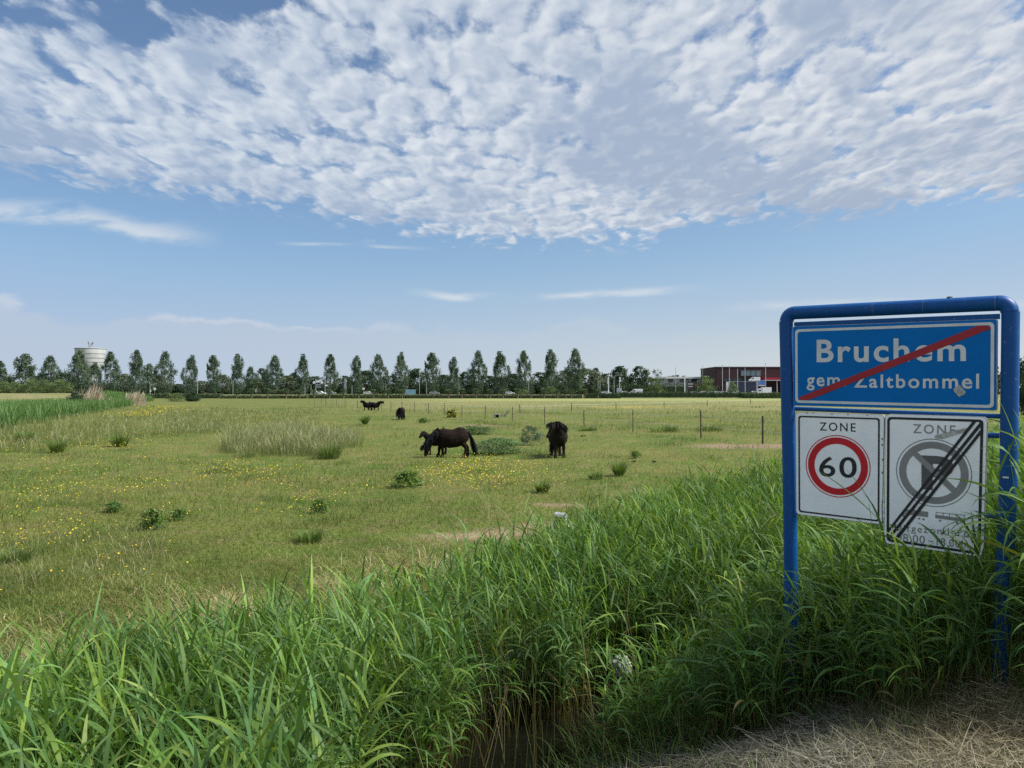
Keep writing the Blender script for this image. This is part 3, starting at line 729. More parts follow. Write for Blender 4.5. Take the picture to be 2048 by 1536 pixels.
def face_heading(p, img_angle):
    """heading such that angle 180 is leftward in the picture, 270 straight towards the viewer, seen from where the pony stands"""
    return R(img_angle)-math.atan2(p.x, p.y)
mare_at = onground(902, 914.5)
mare = pony('dark bay shaggy mare grazing side-on with a foal behind its neck', mare_at, face_heading(mare_at, 184), .97, GRAZE, M['coat_brown'])
foal_at = onground(868, 908)
foal_at = mare_at+Vector((-.62, 1.25, 0)); foal_at.z = gz1(foal_at.x, foal_at.y)
pony('small black foal looking out from behind the grazing mare\'s neck', foal_at, face_heading(foal_at, 200), .72, dict(neck=[(.36, 0, .80), (.52, .05, .93), (.63, .10, 1.04), (.86, .20, .84)], step=(0, .05, 0, -.05)), M['coat_black'], .018, .40, foal=True)
st_at = onground(1116, 914)
# stands facing the viewer, body running back to the right, head turned to its own right
pony('black pony facing the road with its head turned aside, long forelock over its eyes', st_at, face_heading(st_at, 279), 1.06,
     dict(neck=[(.36, 0, .82), (.47, -.09, .94), (.54, -.19, 1.0), (.64, -.43, .63)], step=(.0, .02, .06, -.02), mane=.27, mane_side=(1,)), M['coat_grey_brown'])
g_at = onground(802, 840)
pony('dark pony grazing head on, alone beyond the mare and foal', g_at, face_heading(g_at, 258), 1.0, dict(GRAZE, tuft=False), M['coat_brown'], .022)
f1 = onground(733, 821.5); f2 = onground(751, 821.5)
UPP = dict(neck=[(.34, 0, .84), (.48, 0, 1.0), (.56, .02, 1.10), (.73, .08, .86)], step=(0, .04, 0, -.05), mane=.34)
pony('far black pony standing with its face turned to the water tower, rump against another', f1+Vector((0, .5, 0)), face_heading(f1, 176), 1.05, UPP, M['coat_black'], .026)
pony('far black pony standing with its face turned to the wire fence, rump against another', f2, face_heading(f2, -6), 1.05, dict(UPP, neck=[(.34, 0, .84), (.56, 0, .95), (.70, 0, 1.02), (.93, 0, .76)]), M['coat_black'], .026)

# ------------------------------------------------------------------ trees: a tapered trunk with limbs, a crown of leaf clumps
def clump_crown(name, seed, prof, nclump, per, cr, leaf, cols, m, lift=.25, var=.22, yflat=1.0):
    """unit tree: height 1, half width ~.5*prof; leaves are small quads gathered in clumps"""
    r_ = np.random.default_rng(seed); V, C = [], []
    for i in range(nclump):
        t = r_.uniform(0, 1)**.9; z = .10+.90*t; w = prof(t)*r_.uniform(.78, 1.12); a = r_.uniform(0, 6.28); rr = w*math.sqrt(r_.uniform(.12, 1))
        c = np.array([rr*math.cos(a), rr*math.sin(a)*yflat, z-rr*lift*.3]); k = per if z < .9 else per//2
        s_ = cr*(1.15-.55*t)*r_.uniform(.7, 1.3)
        p = c+r_.normal(0, 1, (k, 3))*np.array([s_, s_, s_*.75])*.55; p[:, 2] = np.clip(p[:, 2], .02, 1.0)
        n = r_.normal(0, 1, (k, 3)); n /= np.linalg.norm(n, axis=1)[:, None]; o = np.cross(n, r_.normal(0, 1, (k, 3))); o /= np.linalg.norm(o, axis=1)[:, None]; q2 = np.cross(n, o)
        l = leaf*r_.uniform(.6, 1.35, (k, 1)); b_ = np.array(cols)[r_.integers(0, len(cols))]*(1+r_.normal(0, var*.6))
        quad = np.stack([p-o*l-q2*l*.35, p+o*l*.1-q2*l*.6, p+o*l, p+q2*l*.6], 1); V.append(quad.reshape(-1, 3))
        C.append(np.repeat(np.clip(b_*(1+r_.normal(0, var, (k, 1))), .004, .6), 4, axis=0))
    V = np.concatenate(V); F = np.arange(len(V)).reshape(-1, 4)
    return np_mesh(name, V, F, m, np.concatenate(C))
def trunk_mesh(seed, h=.75, r=.022, limbs=6, spread=.14):
    r_ = random.Random(seed); a = MB(); b1 = (r_.uniform(-.02, .02), r_.uniform(-.02, .02))
    a.tube([(0, 0, -.02), (b1[0]*.4, b1[1]*.4, h*.35), (b1[0], b1[1], h*.7), (b1[0]*.6, b1[1]*.6, h)], [r*1.25, r, r*.6, r*.15], 7)
    for i in range(limbs):
        z = h*(.22+.6*i/limbs); an = r_.uniform(0, 6.28); l = spread*r_.uniform(.6, 1.2)
        a.tube([(b1[0]*.6, b1[1]*.6, z), (math.cos(an)*l*.5, math.sin(an)*l*.5, z+l*.55), (math.cos(an)*l, math.sin(an)*l, z+l*1.3)], [r*.45, r*.3, r*.08], 5)
    return a.mesh('trunk', M['bark'])
POP = [(.058, .102, .062), (.076, .122, .078), (.048, .088, .056), (.095, .140, .092)]
DARKG = [(.030, .062, .032), (.040, .078, .040), (.026, .054, .030), (.050, .088, .044)]
WILL = [(.090, .122, .080), (.110, .140, .095), (.076, .105, .070)]
FRESH = [(.110, .165, .060), (.135, .185, .072), (.090, .140, .055)]
def pop_prof(sh): return lambda t: .5*max(.05, (max(0, math.sin(math.pi*min(1, (t*.90+.09))**.88))**.72)*(1-.15*t)*sh(t))
CR = {}
CR['poplar'] = [(clump_crown('crown', 100+i, pop_prof(f), 110, 64, .105, .020, POP, M['foliage']), trunk_mesh(i)) for i, f in enumerate([lambda t: 1.0, lambda t: .9+.25*math.sin(9*t), lambda t: 1.05-.2*math.sin(7*t+1), lambda t: .95+.2*math.sin(12*t+2)])]
rp = lambda t: .5*math.sqrt(max(.03, 1-(2*t-.95)**2))
CR['round'] = [(clump_crown('crown', 200+i, rp, 90, 56, .15, .030, DARKG, M['foliage']), trunk_mesh(20+i, .6)) for i in range(3)]
CR['willow'] = [(clump_crown('crown', 300+i, rp, 90, 56, .15, .028, WILL, M['foliage']), trunk_mesh(30+i, .6)) for i in range(2)]
CR['bush'] = [(clump_crown('crown', 400+i, lambda t: .5*math.sqrt(max(.02, 1-t*t*.95)), 70, 44, .16, .026, FRESH, M['foliage']), trunk_mesh(40+i, .4)) for i in range(2)]
CR['airy'] = [(clump_crown('crown', 500, rp, 46, 30, .12, .022, DARKG, M['foliage']), trunk_mesh(50, .8, .02, 9, .22))]
def tree(kind, v, px, top, Y, wpx, label, name, cat, group=None, base=None, rz=None):
    p = at(px, top, Y); zb = gz1(p.x, Y) if base is None else base
    o = empty(name, (p.x, Y, zb-.1), rng.uniform(0, 6.28) if rz is None else rz); w = wpx*Y/FPX; o.scale = (w, w, p.z-zb+.1)
    tag(o, label, cat, group); c, t = CR[kind][v % len(CR[kind])]; obj('crown', c, o); obj('trunk', t, o)
    if cat == 'tree': o.rotation_euler[0] = rng.normal(0, .03); o.rotation_euler[1] = rng.normal(.02, .03)
    return o
ORD = 'first second third fourth fifth sixth seventh eighth ninth tenth eleventh'.split()
PX = [(-2, 722, 40), (52, 708, 56), (105, 711, 44), (158, 701, 52), (221, 704, 40), (270, 700, 38), (329, 702, 38), (378, 710, 34), (428, 711, 34), (474, 708, 33), (543, 710, 38), (603, 708, 34), (661, 709, 34), (710, 711, 32), (757, 708, 37), (804, 704, 36), (865, 706, 40), (908, 714, 30), (957, 701, 34), (1003, 703, 40), (1052, 702, 36), (1104, 699, 38), (1151, 697, 40)]
ADJ = ['ragged', 'slim', 'full', 'pointed', 'lopsided', 'dark']
for i, (px, top, w) in enumerate(PX):
    if i < 3: lab = f"{['cut-off', 'broad bushy', 'twin-topped'][i]} dark poplar on the far side of the water tower, above the willow hedge" if i else 'poplar cut off by the edge, beyond the willow hedge'
    elif i == 3: lab = 'broad dark poplar standing right in front of the white water tower'
    elif i < 14: lab = f"{ADJ[i % 6]} poplar, {ORD[i-4]} to the right of the water tower in the far row"
    else: lab = f"{ADJ[i % 6]} poplar, {ORD[22-i]} counted back from the grey willow thicket end of the row"
    tree('poplar', i, px, top, 340+6*math.sin(i*2.1), w*1.03, lab, 'poplar_tree', 'tree', 'poplars in the far row')
BK = [('round', 12, 754, 40, 'dark rounded tree at the edge, behind the willow hedge'), ('round', 80, 752, 40, 'dark round tree filling the gap between two leftmost whole poplars'), ('round', 130, 748, 44, 'dark tree filling the foot of the gap before the water tower'),
      ('poplar', 191, 725, 30, 'short young poplar just below the water tower\'s bowl'), ('willow', 248, 748, 42, 'grey-green willow between the first two poplars past the tower'), ('poplar', 295, 727, 32, 'short poplar leaning against the second poplar past the tower'),
      ('willow', 318, 752, 34, 'grey willow at the foot of the third poplar past the tower'), ('round', 358, 768, 26, 'low dark tree in the gap beside the third poplar past the tower'), ('willow', 403, 762, 36, 'pale low willow between the fourth and fifth poplars past the tower'), ('willow', 446, 750, 40, 'grey willow between the fifth and sixth poplars past the tower'),
      ('poplar', 504, 733, 24, 'small pointed tree midway between the sixth and seventh poplars past the tower'), ('willow', 510, 758, 42, 'grey willow under the small pointed tree'), ('round', 526, 737, 26, 'dark tree touching the seventh poplar past the tower'), ('willow', 576, 752, 44, 'grey willow before the eighth poplar past the tower'), ('round', 589, 746, 26, 'dark upright tree close before the eighth poplar past the tower'),
      ('round', 632, 753, 56, 'broad dark tree behind the road direction signs'), ('round', 688, 752, 40, 'dark tree behind the tall grey advertising pillar'), ('round', 733, 742, 42, 'dark tree between the tenth and eleventh poplars past the tower'), ('round', 780, 752, 46, 'dark tree behind the two far ponies, in the poplar gap'), ('round', 834, 738, 44, 'bushy dark tree behind the tallest lamp post'), ('round', 887, 750, 40, 'dark tree above the silver car'),
      ('round', 931, 744, 44, 'dark tree between the short poplar and the next one'), ('round', 980, 752, 44, 'dark tree in the gap above the feed crate'), ('round', 1028, 748, 42, 'dark tree in the third gap before the willow thicket'), ('round', 1078, 745, 44, 'dark tree in the last gap but one before the willow thicket'),
      ('willow', 1128, 742, 50, 'grey willow thicket under the last poplar, its left half'), ('willow', 1172, 738, 62, 'wide grey willow at the end of the poplar row'), ('round', 1190, 736, 22, 'small dark crown rising behind the wide grey willow'), ('round', 1213, 748, 34, 'dark low tree behind the white pylon poles'),
      ('round', 1243, 733, 40, 'tall dark round tree behind the curved-arm lamp post'), ('round', 1278, 733, 40, 'tall dark tree above the white delivery van'), ('airy', 1313, 738, 36, 'thin-crowned tree with sky showing through, beside the white flat roof'), ('bush', 1308, 757, 38, 'low fresh-green tree in front of the thin-crowned tree'), ('bush', 1411, 752, 36, 'bushy green tree at the corner of the red brick building')]
for i, (k, px, top, w, lab) in enumerate(BK):
    tree(k, i, px, top, 372+(i % 5)*4 if px < 1290 else 345, w*1.15, lab, 'willow_tree' if k == 'willow' else 'broadleaf_tree' if k != 'poplar' else 'poplar_tree', 'tree', 'trees behind the far row')
tree('bush', 1, 1465, 764, 352, 22, 'small round tree with a pinkish cast before the dark blue wall', 'broadleaf_tree', 'tree')
# willow hedge on the embankment, far left
for i, (px, top, w) in enumerate([(8, 763, 40), (33, 764, 34), (62, 759, 42), (92, 760, 34), (122, 759, 44)]):
    Y = 168; p = at(px, top, Y)
    tree('bush', i, px, top, Y, w, f"rounded light-green willow bush on the embankment, {ORD[i]} from the picture edge", 'willow_bush', 'bush', 'willow bushes on the embankment')
# scrub at the foot of the row
for i, (px, top, Y, w, k, lab) in enumerate([(385, 784, 190, 30, 'round', 'dark bush beside the end of the reed belt'), (352, 786, 180, 34, 'bush', 'light green bush before the dark one at the reed belt\'s end'), (150, 786, 88, 34, 'round', 'dark green bush below the dry reed heads'), (596, 781, 330, 26, 'willow', 'pale shrub in front of the eighth poplar\'s foot'), (560, 779, 332, 40, 'willow', 'pale shrub by the white marker post'), (1047, 779, 318, 26, 'bush', 'rounded green bush on the roadside between pollards'), (1102, 773, 322, 30, 'bush', 'large rounded green bush beside the grey willow thicket'), (1122, 770, 324, 26, 'round', 'dark bush at the willow thicket foot')]):
    tree(k, i, px, top, Y, w, lab, 'bush', 'bush')
# pollard willows along the road
CRP = clump_crown('crown', 610, rp, 26, 30, .3, .06, DARKG+FRESH[:1], M['foliage'])
pk = MB(); pk.tube([(0, 0, -.1), (.02, 0, .5), (0, .01, .72)], [.085, .06, .085], 7); PKM = pk.mesh('trunk', M['bark'])
proto_p = None
KN = [473, 503, 535, 572, 599, 628, 659, 687, 717, 747, 776, 804, 897, 924, 952, 980, 1006, 1035, 1062, 1088, 1114, 1142, 1169, 1196]
for i, px in enumerate(KN):
    lab = (f"small pollard willow, {ORD[i]} from the road sign portal going towards the tower" if False else
           f"small pollard willow, {ORD[i]} of the row counted from its tower end" if i < 11 else f"small pollard willow, {ORD[23-i]} counted back from the dark hedge end" if i > 12 else 'small pollard willow beside the pale blue hoarding')
    Y = 297; p = at(px, 778, Y); z0 = gz1(p.x, Y)
    if proto_p is None:
        o = proto_p = empty('pollard_willow'); obj('trunk', PKM, o); c = obj('crown', CRP, o); c.scale = (.62, .62, .46); c.location = (0, 0, .56)
    else: o = copy_tree(proto_p)
    tag(o, lab, 'tree', 'pollard willows along the road'); o.location = (p.x, Y, z0); s_ = (p.z-z0)*rng.uniform(.92, 1.08); o.scale = (s_*1.15, s_*1.15, s_); o.rotation_euler[2] = rng.uniform(0, 6.28)
# hedges
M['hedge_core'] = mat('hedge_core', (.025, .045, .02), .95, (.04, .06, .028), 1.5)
SCRUB = [(.13, .18, .075), (.16, .20, .10), (.11, .15, .07), (.17, .18, .10)]
def hedge(name, px0, px1, top, Y, depth, label, cols, n=5200, leaf=.16, ragged=.25):
    p0, p1 = at(px0, top, Y), at(px1, top, Y); r_ = np.random.default_rng(int(px0)+1000); H_ = p0.z
    x = r_.uniform(p0.x, p1.x, n); y = Y+r_.uniform(0, depth, n); topz = H_*(1+ragged*.35*np.sin(x*.55)*np.sin(x*.21+1)+r_.normal(0, ragged*.18, n)); z = topz*r_.uniform(.02, 1, n)**.6
    p = np.stack([x, y, z], -1); nn = r_.normal(0, 1, (n, 3)); nn /= np.linalg.norm(nn, axis=1)[:, None]; o = np.cross(nn, r_.normal(0, 1, (n, 3))); o /= np.linalg.norm(o, axis=1)[:, None]; q2 = np.cross(nn, o); l = leaf*r_.uniform(.6, 1.5, (n, 1))
    V = np.stack([p-o*l-q2*l*.4, p-q2*l*.7, p+o*l, p+q2*l*.7], 1).reshape(-1, 3)
    C = np.repeat(np.clip(np.array(cols)[r_.integers(0, len(cols), n)]*(1+r_.normal(0, .22, (n, 1))), .004, .5), 4, axis=0)
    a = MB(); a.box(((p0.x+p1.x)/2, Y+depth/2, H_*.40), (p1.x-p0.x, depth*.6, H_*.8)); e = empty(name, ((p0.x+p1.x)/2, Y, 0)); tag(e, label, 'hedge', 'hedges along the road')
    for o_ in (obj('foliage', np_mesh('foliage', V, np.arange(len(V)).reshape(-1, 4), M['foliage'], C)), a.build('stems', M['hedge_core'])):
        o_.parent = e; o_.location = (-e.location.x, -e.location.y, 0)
    return e
hedge('hedge', 1168, 1242, 786.5, 306, 3, 'low green hedge from the last pollards to the grey trailer', DARKG, 2200)
hedge('hedge', 1238, 1505, 783.5, 312, 3, 'long dark clipped hedge in front of the car park', DARKG, 8000)
hedge('hedge', 1488, 1600, 785, 309, 3, 'ragged hedge in front of the parked white cars near the sign post', DARKG+FRESH, 3400)
hedge('hedge', 440, 612, 790, 300, 4, 'low flowery scrub verge left of the direction signs', SCRUB, 3600)
hedge('hedge', 610, 815, 788, 305, 4, 'low green scrub along the road under the direction signs', SCRUB+FRESH, 4600)
hedge('hedge', 812, 1165, 789, 304, 4, 'thin brownish reed-like verge under the middle of the poplar row', [(.085, .085, .060), (.065, .090, .045), (.10, .095, .075), (.04, .065, .032)], 6500, .16, .6)
hedge('hedge', 260, 440, 787, 310, 4, 'low green scrub below the first poplars past the tower', SCRUB+DARKG, 3200)
hedge('hedge', 1322, 1402, 767, 352, 8, 'overgrown green bank below the white flat-roofed building', DARKG, 4200)
hedge('hedge', 1190, 1330, 770, 362, 6, 'dark green thicket at the foot of the tall round trees', DARKG, 5200, .3)
hedge('hedge', 330, 1190, 772, 388, 6, 'continuous dark thicket behind the foot of the poplar row', DARKG, 15000, .42, .6)
hedge('hedge', -420, 330, 768, 392, 6, 'dark thicket behind the first poplars, on both sides of the tower', DARKG, 15000, .42, .6)
# a wood far off to the right, mostly behind the sign
fw_ = Stuff(); n = 16000; px_f = U(1650, 3000, n); Yf = U(330, 380, n); xf = (px_f-1024)/FPX*Yf; tf = 7+3.5*np.sin(xf*.09)+2.5*np.sin(xf*.31+1)+1.5*np.sin(xf*.7)
pf = np.stack([xf, Yf, 1+tf*U(0, 1, n)**.6], -1); nn = rng.normal(0, 1, (n, 3)); nn /= np.linalg.norm(nn, axis=1)[:, None]; of = np.cross(nn, rng.normal(0, 1, (n, 3))); of /= np.linalg.norm(of, axis=1)[:, None]; qf = np.cross(nn, of); lf = U(.5, 1.2, (n, 1)) if False else rng.uniform(.5, 1.2, (n, 1))
fw_.add(np.stack([pf-of*lf-qf*lf*.4, pf-qf*lf*.7, pf+of*lf, pf+qf*lf*.7], 1).reshape(-1, 3), np.arange(4*n).reshape(-1, 4), np.repeat(pick(DARKG, n), 4, axis=0))
tag(fw_.build('wood', M['foliage']), kind='stuff')
# grown edge of the road, right of the sign
tree('round', 1, 2062, 700, 62, 56, 'dark tree at the edge beyond the sign\'s right-hand post', 'broadleaf_tree', 'tree'); tree('poplar', 2, 2046, 686, 70, 24, 'slim tree beside the dark one beyond the sign\'s right-hand post', 'broadleaf_tree', 'tree')

# ------------------------------------------------------------------ water tower
M['concrete_white'] = mat('white_render', (.42, .45, .48), .8, (.35, .38, .41), .25)
M['steel'] = mat('galvanised_steel', (.36, .38, .40), .5, (.27, .29, .31), 12.0, metal=.3)
M['dark_glass'] = mat('dark_glass', (.02, .035, .04), .12, (.03, .05, .055), 3.0, spec=.7)
M['white_paint'] = mat('white_paint', (.74, .76, .77), .4, (.66, .68, .69), 5.0)
M['silver_paint'] = mat('silver_paint', (.38, .41, .45), .3, (.35, .38, .42), 5.0, metal=.4)
M['tyre'] = mat('tyre', (.015, .015, .016), .8)
def tower():
    Y = 640; c = at(181, 697, Y); o = empty('water_tower', (c.x, Y, 0)); tag(o, 'white flared concrete water tower with aerials on its rim', 'water tower')
    s_ = Y/FPX; rt = 28*s_; zt = c.z; zz = lambda py: CAM_H+(787-py)*s_
    def lathe(pr, name, m, parent):
        a = MB(); a.loft([[Vector((r*math.cos(6.28318*k/40), r*math.sin(6.28318*k/40), z)) for k in range(40)] for r, z in pr]); return a.build(name, m, parent)
    bowl = lathe([(10.2*s_, zz(757)), (15*s_, zz(748)), (20.5*s_, zz(738)), (24*s_, zz(726)), (26.4*s_, zz(712)), (rt, zz(698)), (rt, zz(697)), (rt*.97, zz(696.6))], 'bowl', M['concrete_white'], o)
    lathe([(10*s_, -.5), (9.6*s_, zz(770)), (10.2*s_, zz(757))], 'shaft', M['concrete_white'], o)
    lathe([(rt*1.012, zz(698.6)), (rt*1.012, zz(697.2))], 'rim', mat('dark_rim', (.16, .17, .19), .7), bowl)
    for py, r in ((707.5, 27.1), (716, 26.0), (724, 24.6)): lathe([(r*s_*1.012, zz(py+.45)), (r*s_*1.012, zz(py-.45))], 'joint_band', mat('joint_grey', (.30, .31, .34), .8), bowl)
    for px, h, w in ((176.5, 682, .9), (177.5, 684, 1.3), (182, 686, 1.0), (184.5, 684, 1.4), (186, 683, .8), (179.5, 690, .8)):
        a = MB(); x = (px-181)*s_; a.tube([(x, 0, zz(697.5)), (x, 0, zz(h))], w*.28*s_, 7)
        for d in (-1, 1): a.box((x+d*.7*s_, 0, zz(h+3)), (.6*s_, .5*s_, 4*s_))
        a.build('aerial', M['steel'], o)
tower()
# ------------------------------------------------------------------ buildings
def win(parent, c, w, h, n, mf, mg, name='window'):
    """a window band facing the viewer: frame with mullions, panes set back"""
    f = MB(); t = .16; x0 = c[0]-w/2
    f.box((c[0], c[1], c[2]+h/2), (w+t, .3, t)); f.box((c[0], c[1], c[2]-h/2), (w+t, .3, t))
    for k in range(n+1): f.box((x0+w*k/n, c[1]-.002, c[2]), (t, .294, h-t))
    fr = f.build(name, mf, parent)
    for k in range(n):
        g_ = MB(); g_.box((x0+w*(k+.5)/n, c[1]+.1, c[2]), (w/n-t, .04, h-t)); g_.build('pane', mg, fr)
def red_building():
    Y = 400; s_ = Y/FPX; X = lambda px: (px-1024)*s_; Z = lambda py: CAM_H+(787-py)*s_
    x0, x1 = X(1431.5), X(1640); ox = (x0+x1)/2; o = empty('brick_building', (ox, Y, 0)); tag(o, 'dark red brick commercial building with a ribbon window and red canopy', 'building')
    br = mat('red_brick', (.050, .025, .028), .85, (.038, .020, .023), 1.2); a = MB()
    q4 = [(-1, -.98), (-.985, -1), (1, -1), (1, 1), (-.985, 1), (-1, .98)]; hw, D_ = (x1-x0)/2, 16
    a.loft([[Vector((x*hw, D_+y*D_, z)) for x, y in q4] for z in (-.3, Z(735))], smooth=False); a.build('wall', br, o)
    a = MB(); a.box((0, D_, Z(735)+.22), (2*hw+.5, 2*D_+.5, .42)); a.build('roof_edge', mat('roof_trim', (.06, .05, .055), .7), o)
    dk = mat('window_frame', (.025, .028, .03), .5); gl = mat('pale_glass', (.10, .16, .19), .08, (.13, .19, .21), .3, spec=.9)
    win(o, (X(1502)-ox, -.12, Z(746.2)), 41*s_, 11.5*s_, 4, dk, gl)
    win(o, (X(1474)-ox, -.12, Z(759.7)), 54*s_, 6.5*s_, 6, dk, M['dark_glass'])
    win(o, (X(1441)-ox, -.12, Z(776.5)), 12*s_, 5*s_, 2, dk, M['dark_glass']); win(o, (X(1590)-ox, -.12, Z(746)), 40*s_, 11*s_, 4, dk, gl)
    a = MB(); a.box((X(1565)-ox, -4.2, Z(758)), (90*s_, 8, 1.25)); cp = a.build('canopy', mat('red_panel', (.36, .018, .045), .5), o)
    a = MB(); a.box((X(1565)-ox, -4.2, Z(761)), (90*s_, 7.8, .42)); a.build('fascia', M['white_paint'], cp)
    for px in (1544, 1556, 1580): a = MB(); a.tube([(X(px)-ox, -7.6, 0), (X(px)-ox, -7.6, Z(761.8))], .16, 8); a.build('canopy_post', M['white_paint'], cp)
    for px, w in ((1539, 9), (1552, 12), (1572, 14)):
        a = MB(); a.box((X(px)-ox, -.06, 1.9), (w*s_, .1, 4.2)); a.build('garage_door', mat('dark_door', (.02, .025, .03), .6), o)
red_building()
def box_thing(name, label, cat, px0, px1, py0, py1, Y, depth, m, base=None, extra=None, group=None):
    s_ = Y/FPX; z1_ = CAM_H+(787-py0)*s_; z0_ = CAM_H+(787-py1)*s_ if base is None else base
    xc = ((px0+px1)/2-1024)*s_; o = empty(name, (xc, Y, z0_)); tag(o, label, cat, group)
    a = MB(); a.box((0, depth/2, (z1_-z0_)/2), ((px1-px0)*s_, depth, z1_-z0_)); a.build(extra or 'body', m, o, .03); return o, (px1-px0)*s_, z1_-z0_
o, w, h = box_thing('storage_wall', 'dark blue corrugated wall in front of the red brick building', 'wall', 1456.5, 1512, 763, 790, 384, 2, mat('dark_blue_panel', (.022, .032, .062), .6, (.018, .027, .052), 2.0), 0, 'panel')
a = MB(); a.box((0, -.06, h-.1), (w+.3, .14, .22)); a.build('capping', M['steel'], o)
o, w, h = box_thing('gate_pillar', 'white square pillar at the end of the dark blue wall', 'pillar', 1453, 1457, 763.5, 790, 382, .9, M['white_paint'], 0, 'shaft')
a = MB(); a.box((0, .45, h+.07), (w+.2, 1.1, .14)); a.build('cap', M['steel'], o)
def low_building():
    Y = 432; s_ = Y/FPX; X = lambda px: (px-1024)*s_; Z = lambda py: CAM_H+(787-py)*s_; x0, x1 = X(1322), X(1434); ox = (x0+x1)/2
    o = empty('flat_roofed_building', (ox, Y, 0)); tag(o, 'low white flat-roofed building behind the green bank', 'building')
    a = MB(); a.box((0, 8, Z(757)/2), (x1-x0, 16, Z(757))); a.build('wall', M['concrete_white'], o)
    a = MB(); a.box((0, 7.7, Z(755.3)), (x1-x0+.8, 17, 1.0)); rf = a.build('roof', M['white_paint'], o)
    for px, w, h in ((1356, 10, 3.4), (1361, 4, 4.6), (1374, 4, 3), (1345, 6, 2)): a = MB(); a.box((X(px)-ox, 8, Z(753.6)+h*s_/2), (w*s_, 4, h*s_)); a.build('roof_unit', mat('grey_unit', (.16, .17, .19), .7), rf)
    dk = mat('frame_dark', (.04, .04, .045), .5)
    for px, w in ((1341, 9), (1368, 17), (1389, 12), (1410, 14)): win(o, (X(px)-ox, -.14, Z(761)), w*s_, 4.6*s_, 3, dk, M['dark_glass'])
    a = MB(); a.box((0, -.1, Z(766.5)), (x1-x0, .18, .9)); a.build('plinth_band', mat('grey_band', (.24, .24, .25), .8), o)
low_building()
def house():
    Y = 385; p = at(1194, 751, Y); o = empty('house', (p.x, Y+4, 0)); tag(o, 'house with an orange-red tiled roof peeping out beside the wide grey willow', 'house')
    a = MB(); a.box((0, 0, 3), (7, 9, 6)); a.build('wall', mat('pale_brick', (.30, .22, .18), .9), o)
    a = MB(); a.prism([(-4, 5.9), (4, 5.9), (0, p.z)], -4.8, 4.8); a.build('roof', mat('red_tile', (.36, .13, .075), .8, (.28, .10, .06), 2.0), o)
    a = MB(); a.box((1.2, -4.55, 4.4), (1.4, .12, 1.3)); a.build('window', M['dark_glass'], o)
house()
# pale blue hoarding by the road
o, w, h = box_thing('hoarding', 'pale blue low hoarding beside the road behind the pollards', 'hoarding', 810, 831, 779, 785, 336, .3, mat('pale_blue_panel', (.16, .30, .40), .6, (.20, .36, .46), .6), .6, 'panel')
for k in (-.48, 0, .48): a = MB(); a.box((w*k, .18, (h-.6)/2), (.15, .2, h+.6)); a.build('post', M['steel'], o)
# ------------------------------------------------------------------ posts, lamps, signs along the road
def pole(name, label, cat, px, top, Y, r=.09, arm=None, group=None, m=None, base=None):
    p = at(px, top, Y); z0 = gz1(p.x, Y); o = empty(name, (p.x, Y, z0)); tag(o, label, cat, group); h = p.z-z0
    a = MB(); a.tube([(0, 0, -.1), (0, 0, h*.6), (0, 0, h)], [r*1.25, r, r*.75], 7); a.build('pole', m or M['steel'], o)
    if arm:
        a = MB(); a.tube([(0, 0, h-.05), (arm*.35, 0, h+.35), (arm, 0, h+.5)], [r*.6, r*.55, r*.5], 6); b_ = a.build('arm', m or M['steel'], o)
        a = MB(); a.box((arm*1.1, 0, h+.48), (abs(arm)*.42, .28, .16)); a.build('lantern', M['steel'], o)
    else:
        a = MB(); a.box((0, 0, h+.06), (r*4, .3, .16)); a.build('lantern', M['steel'], o)
    return o
LG = 'lamp posts along the far road'
for px, top, arm, lab in [(188, 766, -1.5, 'curved-arm lamp post between the water tower and the dry reed heads'), (194, 756, 0, 'straight thin lamp post below the water tower'), (300, 765, -2.0, 'curved-arm lamp post above the second dry reed patch'), (395, 758, 0, 'thin lamp post just after the fourth poplar past the tower'), (466, 763, 0, 'thin lamp post before the sixth poplar past the tower'), (610, 770, 0, 'short pale post at the foot of the eighth poplar past the tower'), (622, 770, 0, 'thin post just before the direction sign portal'), (704, 772, 0, 'short post by the grey advertising pillar'), (772, 768, 0, 'thin post between the far ponies and the poplars'), (839, 745, 0, 'tall lamp post above the pale blue hoarding'), (853, 764, 0, 'shorter post beside the tall one by the blue hoarding'), (918, 766, 0, 'thin post under the short poplar'), (1057, 764, 0, 'pale post at the foot of the third poplar from the row\'s end'), (1196, 757, 0, 'thin lamp post beside the orange-roofed house'), (1200, 762, 0, 'lower thin post beside the house\'s lamp post'), (1228, 752, 3.2, 'lamp post with a long raised arm, beside the white pylon'), (1322, 740, 0, 'thin mast in front of the thin-crowned tree'), (1351, 736, 0, 'tall thin mast before the white flat-roofed building'), (1405, 733, 0, 'tallest thin mast between the bushy tree and the brick building')]:
    pole('lamp_post', lab, 'lamp post', px, top, 322 if px < 1300 else 350, .11, arm or None, LG)
FG = 'flagpoles before the brick building'
for px, top, lab in [(1444.7, 731, 'flagpole at the brick building\'s corner'), (1458.5, 733, 'second flagpole from the brick building\'s corner'), (1475, 738, 'flagpole just before the ribbon window'), (1490, 736, 'flagpole crossing the ribbon window'), (1531, 727, 'tallest flagpole, above the red canopy')]:
    pole('flagpole', lab, 'flagpole', px, top, 380, .15, None, FG, M['concrete_white'])
